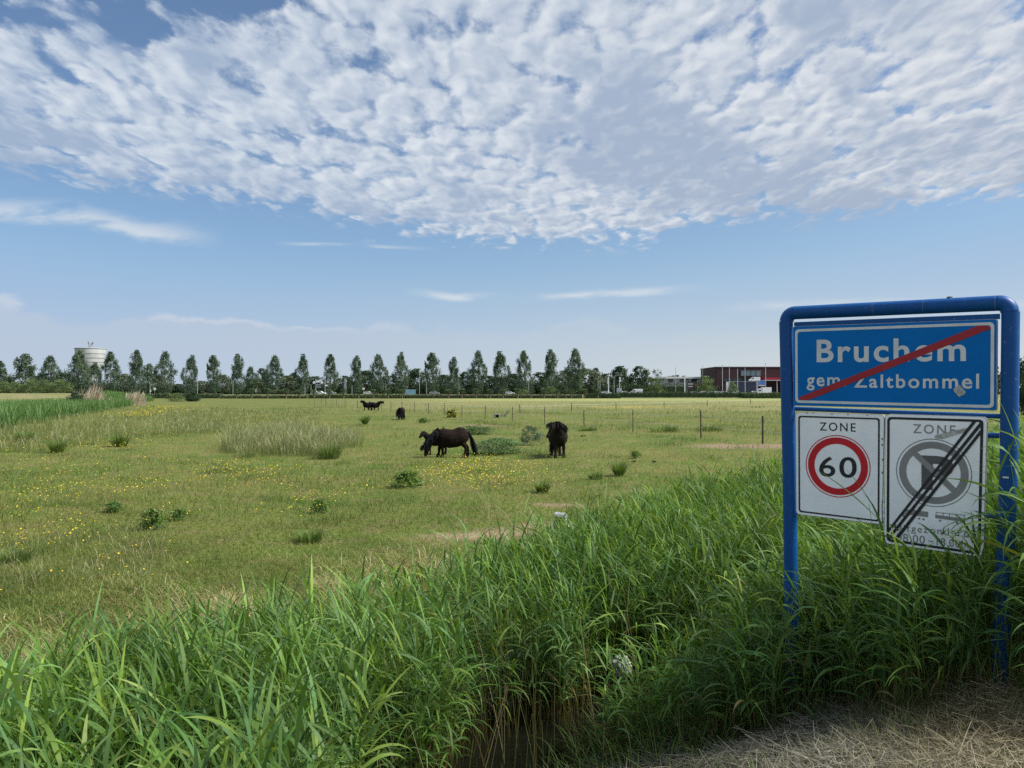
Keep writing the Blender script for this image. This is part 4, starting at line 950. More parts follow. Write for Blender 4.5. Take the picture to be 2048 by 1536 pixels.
def portal():
    Y = 326; s_ = Y/FPX; x = lambda px: (px-640)*s_; z = lambda py: CAM_H+(787-py)*s_; o = empty('direction_sign', ((640-1024)*s_, Y, 0)); tag(o, 'road direction sign portal with round discs and dark blue panels', 'road sign')
    for px, t in ((631.5, 758), (650, 756)): a = MB(); a.tube([(x(px), 0, -.1), (x(px), 0, z(t))], .16, 8); a.build('post', M['concrete_white'] if px < 640 else M['steel'], o)
    a = MB(); a.tube([(x(627), 0, z(765)), (x(651), 0, z(765))], .10, 7); a.build('crossbar', M['steel'], o)
    for px in (628.2, 644): a = MB(); a.tube([(x(px), -.22, z(765)), (x(px), -.16, z(765))], 2.6*s_, 18); a.build('disc', M['white_paint'], o)
    for px in (633.5, 638): a = MB(); a.loft([[Vector((x(px)+dx_*s_, y, z(765)+dz_*s_)) for dx_, dz_ in ((-1.3, .8), (1.3, .8), (0, 3.9))] for y in (-.2, -.14)], smooth=False); a.build('warning_triangle', M['white_paint'], o)
    for py, m_ in ((767.4, M['dark_blue']), (769.7, M['steel']), (771.8, M['dark_blue']), (774, M['steel'])): a = MB(); a.box((x(637), -.12, z(py)), (10*s_, .08, 1.9*s_)); a.build('panel', m_, o)
    a = MB(); a.box((x(652.5), -.1, z(771)), (5*s_, .1, 3*s_)); a.build('panel', M['white_paint'], o)
M['dark_blue'] = mat('dark_blue_film', (.03, .045, .09), .5); portal()
def pylon(label, px, top, w, Y, m, panel=None, name='advertising_pylon'):
    s_ = Y/FPX; p = at(px, top, Y); o = empty(name, (p.x, Y, 0)); tag(o, label, 'pylon'); a = MB(); a.box((0, 0, p.z/2), (w*s_, .5, p.z), taper=.96); a.build('column', m, o)
    a = MB(); a.box((0, 0, p.z+.05), (w*s_*1.1, .6, .12)); a.build('cap', M['steel'], o)
    for pw, py0, py1, dx_, pm in (panel or []): a = MB(); a.box((dx_*s_, -.32, CAM_H+(787-(py0+py1)/2)*s_), (pw*s_, .12, (py1-py0)*s_)); a.build('panel', pm, o)
pylon('tall grey advertising pillar beside a dark tree in the poplar row', 690.5, 757, 3.6, 326, M['steel'], [(1.2, 761, 764, 2.2, M['white_paint']), (1.6, 774, 780, 2.2, M['steel'])])
pylon('tall white pylon of two boards beside the long-armed lamp post', 1217, 753, 1.9, 326, M['white_paint'], [(1.5, 755, 768, -2.4, M['concrete_white'])])
pylon('white flag sign on a pole behind the grey trailer', 1239, 763, 1.0, 328, M['white_paint'], [(2.2, 754, 764, .8, M['white_paint'])])
pylon('thick white pole beside the dark billboard', 1369.5, 752, 1.9, 345, M['white_paint'])
def billboard():
    Y = 346; s_ = Y/FPX; o = empty('billboard', ((1384-1024)*s_, Y, 0)); tag(o, 'dark billboard with pale blocks between two posts in front of the low building', 'billboard'); z = lambda py: CAM_H+(787-py)*s_
    for d in (-10, 10.5): a = MB(); a.tube([(d*s_, 0, -.1), (d*s_, 0, z(761))], .14, 7); a.build('post', M['steel'], o)
    a = MB(); a.box((0, -.18, z(771)), (20*s_, .16, 15.5*s_)); bo = a.build('board', mat('board_black', (.03, .028, .032), .5, (.05, .035, .035), .8), o)
    for x, py, w, h, m_ in ((-3, 768, 10, 3, M['steel']), (-3, 773, 9, 1.6, M['concrete_white']), (7.5, 771, 3, 5, mat('board_rust', (.22, .10, .07), .6))): a = MB(); a.box((x*s_, -.275, z(py)), (w*s_, .02, h*s_)); a.build('printed_block', m_, bo)
billboard()
def info_sign():
    Y = 374; s_ = Y/FPX; o = empty('forecourt_sign', ((1523-1024)*s_, Y, 0)); tag(o, 'blue and white forecourt sign under the red canopy', 'sign'); z = lambda py: CAM_H+(787-py)*s_
    for d in (-8.5, 8.2): a = MB(); a.box((d*s_, 0, z(761)/2), (1.7*s_ if d < 0 else .5*s_, .3, z(761))); a.build('post', M['concrete_white'], o)
    a = MB(); a.box((0, -.12, z(765.5)), (15*s_, .14, 8*s_)); a.build('panel', mat('blue_panel', (.05, .13, .38), .5, (.14, .24, .50), .9), o)
    a = MB(); a.box((0, -.12, z(771)), (13*s_, .14, 1.6*s_)); a.build('panel', M['white_paint'], o)
    a = MB(); a.box((1, -.1, z(775.5)), (8*s_, .14, 4*s_)); a.build('panel', M['black_film'], o)
info_sign()
def small_sign(px, top, Y, label, kind, r):
    s_ = Y/FPX; p = at(px, top, Y); z0 = gz1(p.x, Y); o = empty('traffic_sign', (p.x, Y, z0)); tag(o, label, 'road sign', 'small traffic signs on the far road'); h = p.z-z0
    a = MB(); a.tube([(0, .05, -.1), (0, .05, h)], .05, 6); a.build('post', M['steel'], o); a = MB()
    if kind == 'tri': a.loft([[Vector((x*s_, y, h-r*s_+z*s_)) for x, z in ((-r, -r), (r, -r), (0, r))] for y in (-.06, 0)], smooth=False)
    elif kind == 'disc': a.tube([(0, -.06, h-r*s_), (0, 0, h-r*s_)], r*s_, 16)
    else: a.box((0, -.03, h-r*s_), (1.1*s_, .06, 2*r*s_))
    a.build('plate', M['white_paint'], o)
small_sign(301, 779, 318, 'white traffic sign at the foot of the curved-arm lamp by the second reed patch', 'tri', 2.2); small_sign(309.5, 775, 318, 'white round traffic sign after the second reed patch', 'disc', 2.8); small_sign(287, 785, 240, 'white triangular sign low behind the second dry reed patch', 'tri', 2.4)
small_sign(512, 778, 318, 'small black-and-white marker post in the poplar row', 'box', 3); small_sign(727, 775, 318, 'round white-rimmed sign above the two far ponies', 'disc', 2.6)
# ------------------------------------------------------------------ vehicles
def vehicle(kind, px, bottom_vis, Y, label, m, flip=1, length=4.4, group='vehicles on the far road', rz=0.0):
    x = (px-1024)/FPX*Y; name = {'car': 'parked_car', 'van': 'delivery_van', 'truck': 'box_truck'}[kind]
    o = empty(name, (x, Y, TERRACE+.01), rz+(0 if flip > 0 else math.pi)); tag(o, label, kind, group); L = length/2; W_ = .86 if kind == 'car' else 1.0
    if kind == 'car': pr = [(-L, .28), (L, .28), (L, .62), (L*.93, .78), (L*.45, .90), (L*.14, 1.38), (-L*.1, 1.48), (-L*.58, 1.42), (-L*.92, .98), (-L, .80)]; gl = [(L*.40, .93), (L*.13, 1.32), (-L*.1, 1.41), (-L*.55, 1.36), (-L*.80, .98)]
    elif kind == 'van': pr = [(-L, .35), (L, .35), (L, .80), (L*.90, 1.15), (L*.62, 1.40), (L*.38, 2.28), (L*.25, 2.42), (-L*.97, 2.42), (-L, 2.3)]; gl = [(L*.60, 1.45), (L*.40, 2.15), (L*.20, 2.18), (L*.20, 1.42)]
    else: pr = [(L*.40, .4), (L, .4), (L, 1.3), (L*.94, 2.2), (L*.80, 2.7), (L*.45, 2.75)]; gl = [(L*.95, 1.5), (L*.88, 2.25), (L*.55, 2.25), (L*.55, 1.5)]
    a = MB(); a.prism(pr, -W_, W_); a.build('body', m, o, .05)
    a = MB(); a.prism(gl, -W_-.012, W_+.012); a.build('windows', M['dark_glass'], o)
    if kind == 'truck': a = MB(); a.box((-L*.32, 0, 2.05), (L*1.36, 2.3, 2.6)); a.build('cargo_box', M['white_paint'], o, .03); a = MB(); a.box((-L*.1, 0, .6), (L*1.7, 1.1, .25)); a.build('chassis', M['tyre'], o)
    for wx in (-L*.62, L*.62):
        for wy in (-W_+.06, W_-.06):
            a = MB(); a.tube([(wx, wy-.1, .33), (wx, wy+.1, .33)], .33, 14); wh = a.build('wheel', M['tyre'], o)
            a = MB(); a.tube([(wx, wy-.115, .33), (wx, wy+.115, .33)], .19, 10); a.build('rim', M['steel'], wh)
    for hy in (-.6, .6): a = MB(); a.box((L*.985, hy, .68 if kind == 'car' else .85), (.08, .28, .14)); a.build('headlight', M['white_paint'], o)
    return o
vehicle('car', 869, 787, 322, 'silver-blue hatchback driving past the pale blue hoarding', M['silver_paint'], 1, 4.4)
vehicle('car', 737, 788, 322, 'white car mostly hidden by scrub above the two far ponies', M['white_paint']); vehicle('car', 632, 788, 322, 'white car below the direction sign portal, the one behind', M['white_paint']); vehicle('car', 642, 788, 321.5, 'white car below the direction sign portal, the one in front', M['white_paint'], 1, 4.2); vehicle('car', 662, 788, 324, 'silver car just past the direction sign portal', M['silver_paint'])
vehicle('car', 1020, 787, 323, 'white car glimpsed between the pollards past the feed crate', M['white_paint']); vehicle('van', 1272, 786, 326, 'white delivery van above the dark hedge', M['white_paint'], -1, 5.6); vehicle('car', 1213, 786, 326, 'white car at the foot of the white pylon', M['white_paint'])
vehicle('car', 1252, 786, 321, 'white car nose just ahead of the van, behind the hedge end', M['white_paint'])
PG = 'cars parked in the car park'
for px, Y, lab, m_ in [(1409, 335, 'white car parked under the bushy tree by the brick building', 'white_paint'), (1425, 340, 'silver car beside the white one under the bushy tree', 'silver_paint'), (1437, 336, 'white car parked before the flagpole at the building\'s corner', 'white_paint'), (1449, 342, 'silver car between the corner flagpole and the white pillar', 'silver_paint'), (1475, 330, 'white car parked before the dark blue wall', 'white_paint'), (1511, 324, 'white car parked before the end of the blue wall, largest of the row', 'white_paint'), (1391, 338, 'silver car parked below the dark billboard', 'silver_paint')]:
    o = vehicle('car', px, 787, Y, lab, M[m_], 1 if px % 2 else -1, 4.4, PG); o.location.z = TERRACE+.01
o = vehicle('truck', 1528, 787, 350, 'white box truck parked beside the forecourt sign', M['white_paint'], -1, 6.4, PG); o.location.z = TERRACE+.01
o = vehicle('van', 1508.5, 760, 392, 'white van standing high up on the platform above the dark blue wall', M['white_paint'], -1, 5.8, PG); o.location.z = CAM_H+(787-763.2)/FPX*392
a = MB(); a.box(((1484.5-1024)/FPX*393, 392.5, (CAM_H+(787-763.4)/FPX*392)/2), (55/FPX*393, 5.6, CAM_H+(787-763.4)/FPX*392-.02)); o = a.build('loading_platform', mat('platform_concrete', (.22, .22, .23), .9)); tag(o, 'grey parking platform behind the dark blue wall', 'platform')
o, w, h = box_thing('trailer', 'grey box trailer standing behind the low hedge under the flag sign', 'trailer', 1234, 1243.5, 776, 787, 322, 2.2, M['silver_paint'], .7)
for d in (-.6, .6): a = MB(); a.tube([(d, -.12, -.25), (d, .12, -.25)], .4, 12); a.build('wheel', M['tyre'], o)

# ------------------------------------------------------------------ electric fences across the meadow
M['post_wood'] = mat('weathered_post', (.14, .115, .085), .9, (.085, .07, .052), 9.0)
M['post_dark'] = mat('dark_post', (.045, .04, .035), .9, (.07, .06, .05), 9.0)
M['cord'] = mat('fence_cord', (.42, .46, .38), .6)
def fence(pxs, line, label, h, rad, wires, thick=()):
    P_ = []
    for px in pxs:
        Y = line(px); x = (px-1024)/FPX*Y; P_.append(Vector((x, Y, gz1(x, Y))))
    o = empty('wire_fence', P_[len(P_)//2]); tag(o, label, 'fence')
    for i, p in enumerate(P_):
        k = pxs[i] in thick; a = MB(); hh = h*rng.uniform(.93, 1.07)*(1.08 if k else 1); r = rad*(1.6 if k else 1)*(1+.010*p.y); q_ = p-o.location; ln = rng.normal(0, .02, 2)
        a.tube([q_-Vector((0, 0, .2)), q_+Vector((ln[0]*.5, ln[1]*.5, hh*.6)), q_+Vector((ln[0], ln[1], hh))], [r*1.05, r, r*.92], 8)
        po_ = a.build('post', M['post_dark'] if (i % 3 == 1) else M['post_wood'], o)
        if p.y < 60:
            a = MB()
            for w in wires: a.box(q_+Vector((r+.015, -.01, w)), (.035, .03, .04))
            a.build('insulator', M['black_film'], po_)
    for w in wires:
        a = MB()
        pts = []
        for p0, p1 in zip(P_, P_[1:]):
            for t in (0, .25, .5, .75): q_ = p0.lerp(p1, t); pts.append(q_+Vector((.02, -.02, w-.05*4*t*(1-t)))-o.location)
        pts.append(P_[-1]+Vector((.02, -.02, w))-o.location)
        a.tube(pts, [.0035+.00012*(p.y+o.location.y) for p in pts], 5); a.build('wire', M['cord'], o)
    return o
f1_ = lambda px: (10.26+.427*30.3)/((px-1024)/FPX+.427)
fence([1655, 1525, 1402, 1266, 1168, 1089, 1025, 970, 924, 889, 857, 829, 804, 782, 763, 739, 715, 690, 673, 652, 643, 629], f1_, 'wire fence on wooden posts crossing the meadow behind the ponies', 1.10, .019, (.98, .55), (1525, 1402))
f2_ = lambda px: 50.1/(.67-(px-1024)/FPX)
fence([1040, 1143, 1232, 1328, 1414, 1501, 1580], f2_, 'farther fence of low dark posts in the tall hay-coloured grass', .95, .026, (.75,))
# ------------------------------------------------------------------ single plants in the meadow
def dock(px, py, wpx, hpx, label, cols=((.085, .18, .040), (.11, .20, .05), (.075, .15, .05), (.14, .20, .06)), n=60, name='dock_plant', cat='weed', group='dock plants in the meadow', wide=.12, flat_=.0):  # dock plants, leafy weeds built as clumps of leaf quads
    p = onground(px, py); k = p.y/FPX; w, h = wpx*k, hpx*k; r_ = np.random.default_rng(px)
    o = obj(name, clump_crown(name, 800+px, lambda t: .5*math.sqrt(max(.06, 1-t*t)), 46, 15, .26, .072, cols, M['reed'], 0)); o.scale = (w*.86, w*.86, h); o.rotation_euler[2] = r_.uniform(0, 6.28); o.location = p; tag(o, label, cat, group); return o
for a in [(305, 1060, 50, 42, 'broad-leaved dock, biggest of three in the near yellowish turf'), (226, 1024, 40, 20, 'flat dock rosette just beyond the biggest one'), (356, 1040, 38, 22, 'small dock among buttercups beside the biggest one'), (640, 1026, 36, 28, 'lone dock in the turf between the biggest dock and the bare soil'), (812, 974, 66, 32, 'bluish-green dock clump among the buttercups below the mare'), (1272, 917, 24, 15, 'small compact dock right of the standing pony'), (846, 846, 26, 11, 'dark dock beyond the mare\'s back')]: dock(*a)
def tuft(px, py, wpx, hpx, label, cols=((.075, .15, .038), (.105, .18, .048), (.14, .18, .065)), n=300, name='grass_tuft'):
    p = onground(px, py); k = p.y/FPX; w, h = wpx*k, hpx*k; st = Stuff(); az = U(0, 6.28, n); r = w*.3*np.sqrt(U(0, 1, n))
    st.blades(np.stack([r*np.cos(az), r*np.sin(az), 0*r], -1), az+rng.normal(0, .5, n), U(.9, 1.5, n), h*U(.5, 1.15, n), U(.004, .009, n)*(1+.05*p.y), U(.2, 1.4, n), pick(cols, n), 4)
    o = st.build(name, M['grass']); o.location = p; tag(o, label, 'grass tuft', 'grass tufts in the meadow'); return o
for a in [(1085, 986, 32, 30, 'upright dark tuft between the bare soil and the standing pony'), (1191, 959, 40, 18, 'low spreading tuft beside the tall one at the reed edge'), (1238, 952, 28, 38, 'tallest dark tuft, close to the reeds by the sign'), (618, 1084, 80, 30, 'wide pale tuft near the ditch, with buttercups on it'), (730, 849, 14, 22, 'pointed dark tuft in front of the far grazing pony'), (240, 893, 40, 34, 'yellow-green tuft left of the seeding grass island'), (115, 905, 36, 34, 'yellow-green tuft at the foot of the far reed belt'), (50, 885, 50, 30, 'dark tuft near the picture edge below the reed belt'), (1330, 864, 100, 18, 'wide dark green tuft under the wire fence'), (1420, 862, 90, 18, 'dark green tuft beside the thick fence post'), (1175, 862, 60, 10, 'low tuft at the fence right of the standing pony'), (660, 918, 60, 40, 'brownish tuft at the end of the seeding grass island'), (30, 1125, 90, 34, 'yellow-green tuft close to the ditch at the picture edge')]: tuft(*a)
def leafy(px, py, wpx, hpx, label, cols, seed, name, cat, leaf=.045, dep=1.0, ncl=60, per=46):
    p = onground(px, py); k = p.y/FPX; o = obj(name, clump_crown(name, seed, lambda t: .5*math.sqrt(max(.04, 1-t*t)), ncl, per, .15, leaf, cols, M['foliage'], 0)); o.location = p; o.scale = (wpx*k, wpx*k*dep, hpx*k); tag(o, label, cat); return o
leafy(996, 908, 104, 32, 'wide nettle patch between the mare and the standing pony', [(.075, .145, .055), (.095, .175, .065), (.115, .195, .085)], 701, 'nettle_patch', 'nettles', .019, 1.1, 120, 60)
leafy(955, 868, 80, 17, 'low nettles just beyond the mare\'s rump', [(.06, .12, .045), (.08, .145, .05)], 702, 'nettle_patch', 'nettles', .025)
leafy(1062, 890, 46, 38, 'grey-green thistle clump left of the standing pony', [(.10, .15, .09), (.13, .18, .12), (.07, .12, .06)], 703, 'thistle_clump', 'thistle', .028)
leafy(903, 836, 22, 16, 'yellow-flowered ragwort by the wire fence beyond the mare', [(.26, .24, .03), (.12, .17, .035), (.10, .15, .035)], 704, 'ragwort_plant', 'flower', .06)
leafy(600, 872, 22, 14, 'dark leafy weed on the far side of the seeding grass island', [(.04, .08, .03)], 705, 'weed_clump', 'weed')
def uvp(u, v, dz=0): x_, y_ = xy(u, v); return Vector((x_, y_, gz1(x_, y_)+dz))
br_ = obj('bramble_bush', clump_crown('bramble_bush', 710, lambda t: .5*math.sqrt(max(.1, 1-t*t)), 34, 16, .2, .085, [(.04, .09, .024), (.055, .11, .03), (.09, .13, .03)], M['reed'], 0)); br_.location = uvp(4.42, 2.22, -.02); br_.scale = (.34, .34, .26); tag(br_, 'dark broad-leaved bramble at the foot of the blue sign\'s left post', 'bramble')
# ------------------------------------------------------------------ things lying about
def pump():
    p = onground(1121, 1078); o = empty('pasture_pump', p, R(-12)); tag(o, 'small grey tapered pasture pump with flat cap and black lever, at the reed edge', 'pump')
    gm = mat('pump_grey', (.26, .27, .275), .7, (.19, .20, .20), 22.0); a = MB(); r = lambda w, d, z, dx=0: [Vector((x*w+dx, y*d, z)) for x, y in ((-1, -1), (1, -1), (1, 1), (-1, 1))]
    a.loft([r(.16, .13, -.05), r(.145, .12, .06), r(.10, .09, .20), r(.072, .07, .31)], smooth=False); bd = a.build('body', gm, o, .012)
    a = MB(); a.box((.0, -.03, .345), (.20, .19, .05), ry=R(6), taper=.8); a.build('cap', mat('cap_grey', (.27, .29, .32), .6), o, .012)
    a = MB(); a.tube([(-.005, -.095, .31), (-.03, -.125, .17)], [.014, .011], 8); a.build('lever', M['black_film'], o)
    a = MB(); a.box((-.19, -.05, .10), (.08, .09, .16), taper=.6); a.box((-.20, -.10, .13), (.03, .02, .05)); a.build('bracket', gm, o, .008)
    a = MB(); a.tube([(.13, -.05, .10), (.22, -.10, .11), (.28, -.08, .04), (.33, -.1, .0)], .014, 8); a.build('hose', mat('green_hose', (.06, .20, .15), .5), o)
pump()
def crate():
    p = onground(993, 835); o = empty('feed_crate', p, R(14)); tag(o, 'open dark plastic feed crate with pale rim, lying on its side in the meadow', 'crate'); k = p.y/FPX; w = 9*k; h = 7*k
    a = MB(); t = .05*w
    a.box((0, .2, h/2), (w, .03, h)); a.box((0, 0, t/2), (w, .4, t)); a.box((-w/2+t/2, 0, h/2), (t, .4, h)); a.box((w/2-t/2, 0, h/2), (t, .4, h)); a.box((0, 0, h-t/2), (w, .4, t)); a.build('shell', M['black_film'], o)
    a = MB(); a.box((0, -.21, h-.02), (w*1.06, .03, .05)); a.box((-w/2, -.21, h/2), (.05, .03, h)); a.box((w/2, -.21, h/2), (.05, .03, h)); a.build('rim', M['steel'], o)
    p = onground(1008, 833); o = empty('wooden_pallet', p, R(-8)); tag(o, 'weathered broken wooden pallet leaning beside the dark feed crate', 'pallet'); m_ = mat('grey_wood', (.25, .22, .19), .9, (.17, .15, .13), 14.0); L = 17*k
    for i in range(4): a = MB(); a.box((0, .12*i-.2, .10+.055*i), (L*(.9-.1*(i % 2)), .09, .025), ry=R(rng.uniform(-4, 4))); a.build('plank', m_, o)
    for x in (-.36, 0, .36): a = MB(); a.box((x*L, 0, .05), (.09, .5, .1)); a.build('block', m_, o)
    a = MB(); a.box((L*.30, 0, .30), (.10, .03, .55), ry=R(38)); a.build('plank', m_, o)
crate()
def bag():
    p = at(1243, 1334, 5.80); bm = bmesh.new(); bmesh.ops.create_icosphere(bm, subdivisions=4, radius=1)
    for v in bm.verts:
        c = v.co; f = 1+.20*math.sin(9*c.x+4*c.z)*math.sin(7*c.y+3*c.x)+.12*abs(math.sin(17*c.z+9*c.x)); v.co = Vector((c.x*.072*f, c.y*.05*f, c.z*.078*f*(1.05 if c.z > 0 else .95)))
    me = bpy.data.meshes.new('plastic_bag'); bm.to_mesh(me); bm.free()
    m_, nt_, b_, q_ = nmat('clear_plastic'); b_.inputs['Base Color'].default_value = (.42, .45, .46, 1); b_.inputs['Roughness'].default_value = .25; b_.inputs['Transmission Weight'].default_value = .25
    me.materials.append(m_); o = obj('plastic_bag', me); o.location = p; tag(o, 'crumpled whitish plastic bag caught among the reed stems over the ditch', 'litter')
bag()
def dung(px, py, label):
    p = onground(px, py); a = MB(); k = p.y/FPX
    for i in range(6): a.sphere((rng.normal(0, 2.5*k), rng.normal(0, 2.5*k), .03+.02*(i % 2)), 2.0*k*rng.uniform(.7, 1.2), 8, 6, (1, 1, .7))
    o = a.build('dung_heap', mat('dung', (.03, .022, .014), .95)); o.location = p; tag(o, label, 'dung', 'dung heaps in the meadow')
dung(1309, 926, 'dark dung heap right of the small compact dock'); dung(1268, 925, 'dark dung heap just below the small compact dock'); dung(1164, 873, 'dark dung heap in short turf right of the standing pony')
# 1 reeds standing in the ditch
def bed(u, v):
    front = np.interp(u, [-9, 4.5, 5.2, 6.2, 7.5, 9.5], [3.40, 3.40, 3.2, 2.75, 2.4, 1.5])
    wob = .18*np.sin(u*2.1)+.12*np.sin(u*5.3+1)
    back = 5.25+.25*np.sin(u*.9+.5)+.12*np.sin(u*3.1)
    far = (v > front+wob) & (v < back)
    near = (u < .60*v+.25*np.sin(v*5)) & (v > 2.35+.2*np.sin(u*3)) & (v <= front+.3)
    return far | near
def visible(x, y, m=.08, y0=1.4): return (np.abs(x) < (.692+m)*y+.5) & (y > y0)
R1 = Stuff()
x, y, u, v = scatter_uv(26000, -4, 17, 2.1, 5.7, bed)
k = visible(x, y); x, y, u, v = x[k], y[k], u[k], v[k]
d_ = np.hypot(x, y); k = rng.random(len(x)) < np.clip(7.5/d_, .3, 1); x, y, u, v = x[k], y[k], u[k], v[k]
dens_k = rng.random(len(x)) < .70+.3*np.sin(u*1.7+v); x, y, u, v = x[dens_k], y[dens_k], u[dens_k], v[dens_k]
zf = np.maximum(gz(x, y), WATER_Z-.05)
Hh = np.interp(u, [-4, 1, 4, 7, 10, 17], [.98, .98, 1.02, 1.18, 1.35, 1.5])*(1-.32*smooth(v, 4.75, 5.5))*np.clip(rng.normal(1, .11, len(x)), .7, 1.25)
Hh = Hh*(1-.10*smooth(u, 3, 0)*(v < 3.6))
near_ = np.hypot(x, y) < 4.2
for sel, lw, ll, sg in ((near_, (.014, .025), (.26, .48), 6), (~near_, (.011, .021), (.22, .42), 5)):
    reed_plants(R1, x[sel], y[sel], zf[sel], Hh[sel], ll, lw, 8, seg=sg)
print('ditch reeds', len(x), 'faces', sum(len(f) for f in R1.F))
# dry stalks of last year along the water's edge, some fallen over
x, y, u, v = scatter_uv(330, 1.8, 7.2, 3.0, 3.95); k = visible(x, y); x, y, u, v = x[k], y[k], u[k], v[k]; n = len(x)
R1.blades(np.stack([x, y, np.maximum(gz(x, y), WATER_Z-.05)], -1), U(0, 6.28, n), np.where(rng.random(n) < .85, U(1.25, 1.55, n), U(.3, 1.0, n)), U(.4, 1.15, n), U(.004, .007, n), U(-.1, .25, n), pick([(.20, .17, .10), (.14, .125, .07), (.10, .13, .05), (.26, .22, .14)], n), 3, shape=lambda t: 1-.4*t)
x, y, u, v = scatter_uv(1700, 1.6, 8, 2.9, 4.0, lambda u, v: bed(u, v-.12)); k = visible(x, y); x, y = x[k], y[k]; n = len(x)
reed_plants(R1, x, y, np.maximum(gz(x, y), WATER_Z-.05), U(.40, .85, n), (.20, .40), (.010, .018), 8, seg=5)
tag(R1.build('reeds', M['reed']), kind='stuff')

# 2 rank reeds and grass round the sign's posts, and on to the right
R2 = Stuff()
def rank(u, v):
    edge = 4.20+.14*np.sin(v*4.0)+.10*np.sin(v*9+1)-.20*smooth(v, 1.0, .4)-.42*smooth(v, 1.45, 2.0)
    return (u > edge) & (v < np.interp(u, [4, 5.5, 7, 9.5], [2.25, 2.45, 2.3, 1.6]))
x, y, u, v = scatter_uv(5200, 3.9, 10, -.8, 2.6, rank)
k = visible(x, y, .12); x, y, u, v = x[k], y[k], u[k], v[k]
infront = u < 4.62
k = ~infront | (rng.random(len(x)) < .75); x, y, u, v = x[k], y[k], u[k], v[k]
Hh = np.where(u < 4.62, U(.45, .92, len(x))*np.where(v > 1.45, .95, 1.0)*np.where(rng.random(len(x)) < .06, 1.3, 1.0), np.interp(u, [4.5, 5.2, 7, 10], [.95, .9, 1.1, 1.2])*U(.7, 1.15, len(x)))
Hh = np.where((v < .72) & (u < 5.5), U(.7, 1.35, len(x)), Hh)
reed_plants(R2, x, y, gz(x, y)-.02, Hh, (.24, .46), (.012, .022), 8, bias=math.pi*.95, biasw=.4, seg=6, bright=.95)
# fine grass underneath
x, y, u, v = scatter_uv(15000, 3.95, 9, -.8, 2.7, rank)
k = visible(x, y, .12); x, y = x[k], y[k]; n = len(x)
c = pick([(.065, .13, .028), (.095, .155, .038), (.19, .17, .07), (.08, .135, .038)], n)
R2.blades(np.stack([x, y, gz(x, y)], -1), U(0, 6.28, n), U(.9, 1.5, n), U(.18, .55, n), U(.003, .007, n), U(.3, 1.6, n), c, 4)
# sparse green on the lower bank
x, y, u, v = scatter_uv(7000, 2.4, 5.2, 2.0, 3.2); k = visible(x, y, .05) & (rng.random(len(x)) < smooth(v, 1.75, 2.2)*(.12+.88*smooth(u, 3.6, 4.4))); x, y, u, v = x[k], y[k], u[k], v[k]; n = len(x)
R2.blades(np.stack([x, y, gz(x, y)], -1), U(0, 6.28, n), U(.6, 1.5, n), U(.12, .5, n)*(.6+.4*smooth(u, 3.2, 4.4)), U(.003, .008, n), U(.4, 1.9, n), pick([(.07, .15, .03), (.10, .17, .04), (.20, .18, .08), (.06, .12, .03), (.12, .20, .05)], n), 4)
x, y, u, v = scatter_uv(170, 4.0, 5.2, 2.1, 3.0); k = visible(x, y, .05); x, y = x[k], y[k]; reed_plants(R2, x, y, gz(x, y)-.02, U(.35, .75, len(x)), (.22, .42), (.012, .022), 7, seg=6)
tag(R2.build('undergrowth', M['reed']), kind='stuff')

# 3 mown hay on the verge
H1 = Stuff()
x, y, u, v = scatter_uv(200000, 1.4, 6.6, -1.5, 3.0)
k = visible(x, y, .25) & ~rank(u-.12, v); x, y, u, v = x[k], y[k], u[k], v[k]
k = rng.random(len(x)) < np.interp(v, [-1, 1.6, 2.1, 2.95], [1, 1, .30, .12]); x, y, u, v = x[k], y[k], u[k], v[k]
n = len(x); fluff = .5+.5*np.sin(u*3.1+1.2*np.sin(v*4))*np.sin(v*3.7+u)
base = np.stack([x, y, gz(x, y)+.004+U(0, 1, n)**1.6*(.03+.11*fluff)], -1)
grey = np.clip(.45+.5*np.sin(u*2.3+1.5*np.sin(v*2.1+.5))+.25*(v-1.2), 0, 1)[:, None]
c = (.45+.55*np.clip(1.6-v+.35*np.sin(u*6), 0, 1))[:, None]*(1-.0*grey)*pick([(.24, .20, .125), (.18, .155, .105), (.30, .255, .155), (.13, .11, .07), (.33, .29, .19)], n)*(1-grey) + pick([(.13, .128, .098), (.17, .17, .14), (.08, .08, .05), (.25, .245, .20)], n)*grey  # straw darkens down the bank: the weaker sunlight is put into its colour
H1.blades(base, U(0, 6.28, n), rng.normal(.08, .22, n), U(.03, .15, n)*np.where(rng.random(n) < .06, 1.7, 1), U(.0014, .0045, n), rng.normal(.15, .35, n), c, 3, shape=lambda t: 1-.5*t, twist=rng.normal(0, 1.2, n))
# a few green shoots coming through
x, y, u, v = scatter_uv(2600, 2.2, 4.6, -1, 2.4); k = visible(x, y, .05) & ~rank(u, v) & (np.sin(u*7)*np.sin(v*6+1) > .2); x, y = x[k], y[k]; n = len(x)
H1.blades(np.stack([x, y, gz(x, y)+.02], -1), U(0, 6.28, n), U(.7, 1.5, n), U(.05, .16, n), U(.003, .006, n), U(.2, 1.5, n), pick([(.10, .18, .04), (.14, .21, .06)], n), 3)
# stubble
x, y, u, v = scatter_uv(42000, 1.6, 5.0, -1.2, 2.2)
k = visible(x, y, .05) & ~rank(u-.1, v) & (rng.random(len(x)) < np.interp(v, [-1, .6, 1.3, 2.0], [1, .9, .35, .05])); x, y = x[k], y[k]; n = len(x)
c = pick([(.34, .31, .14), (.23, .25, .085), (.40, .34, .19), (.16, .21, .055)], n)
H1.blades(np.stack([x, y, gz(x, y)], -1), U(0, 6.28, n), U(.8, 1.5, n), U(.04, .12, n), U(.0018, .004, n), U(-.2, .9, n), c, 2)
print('hay', sum(len(f) for f in H1.F))
tag(H1.build('mown_hay', M['straw']), kind='stuff')

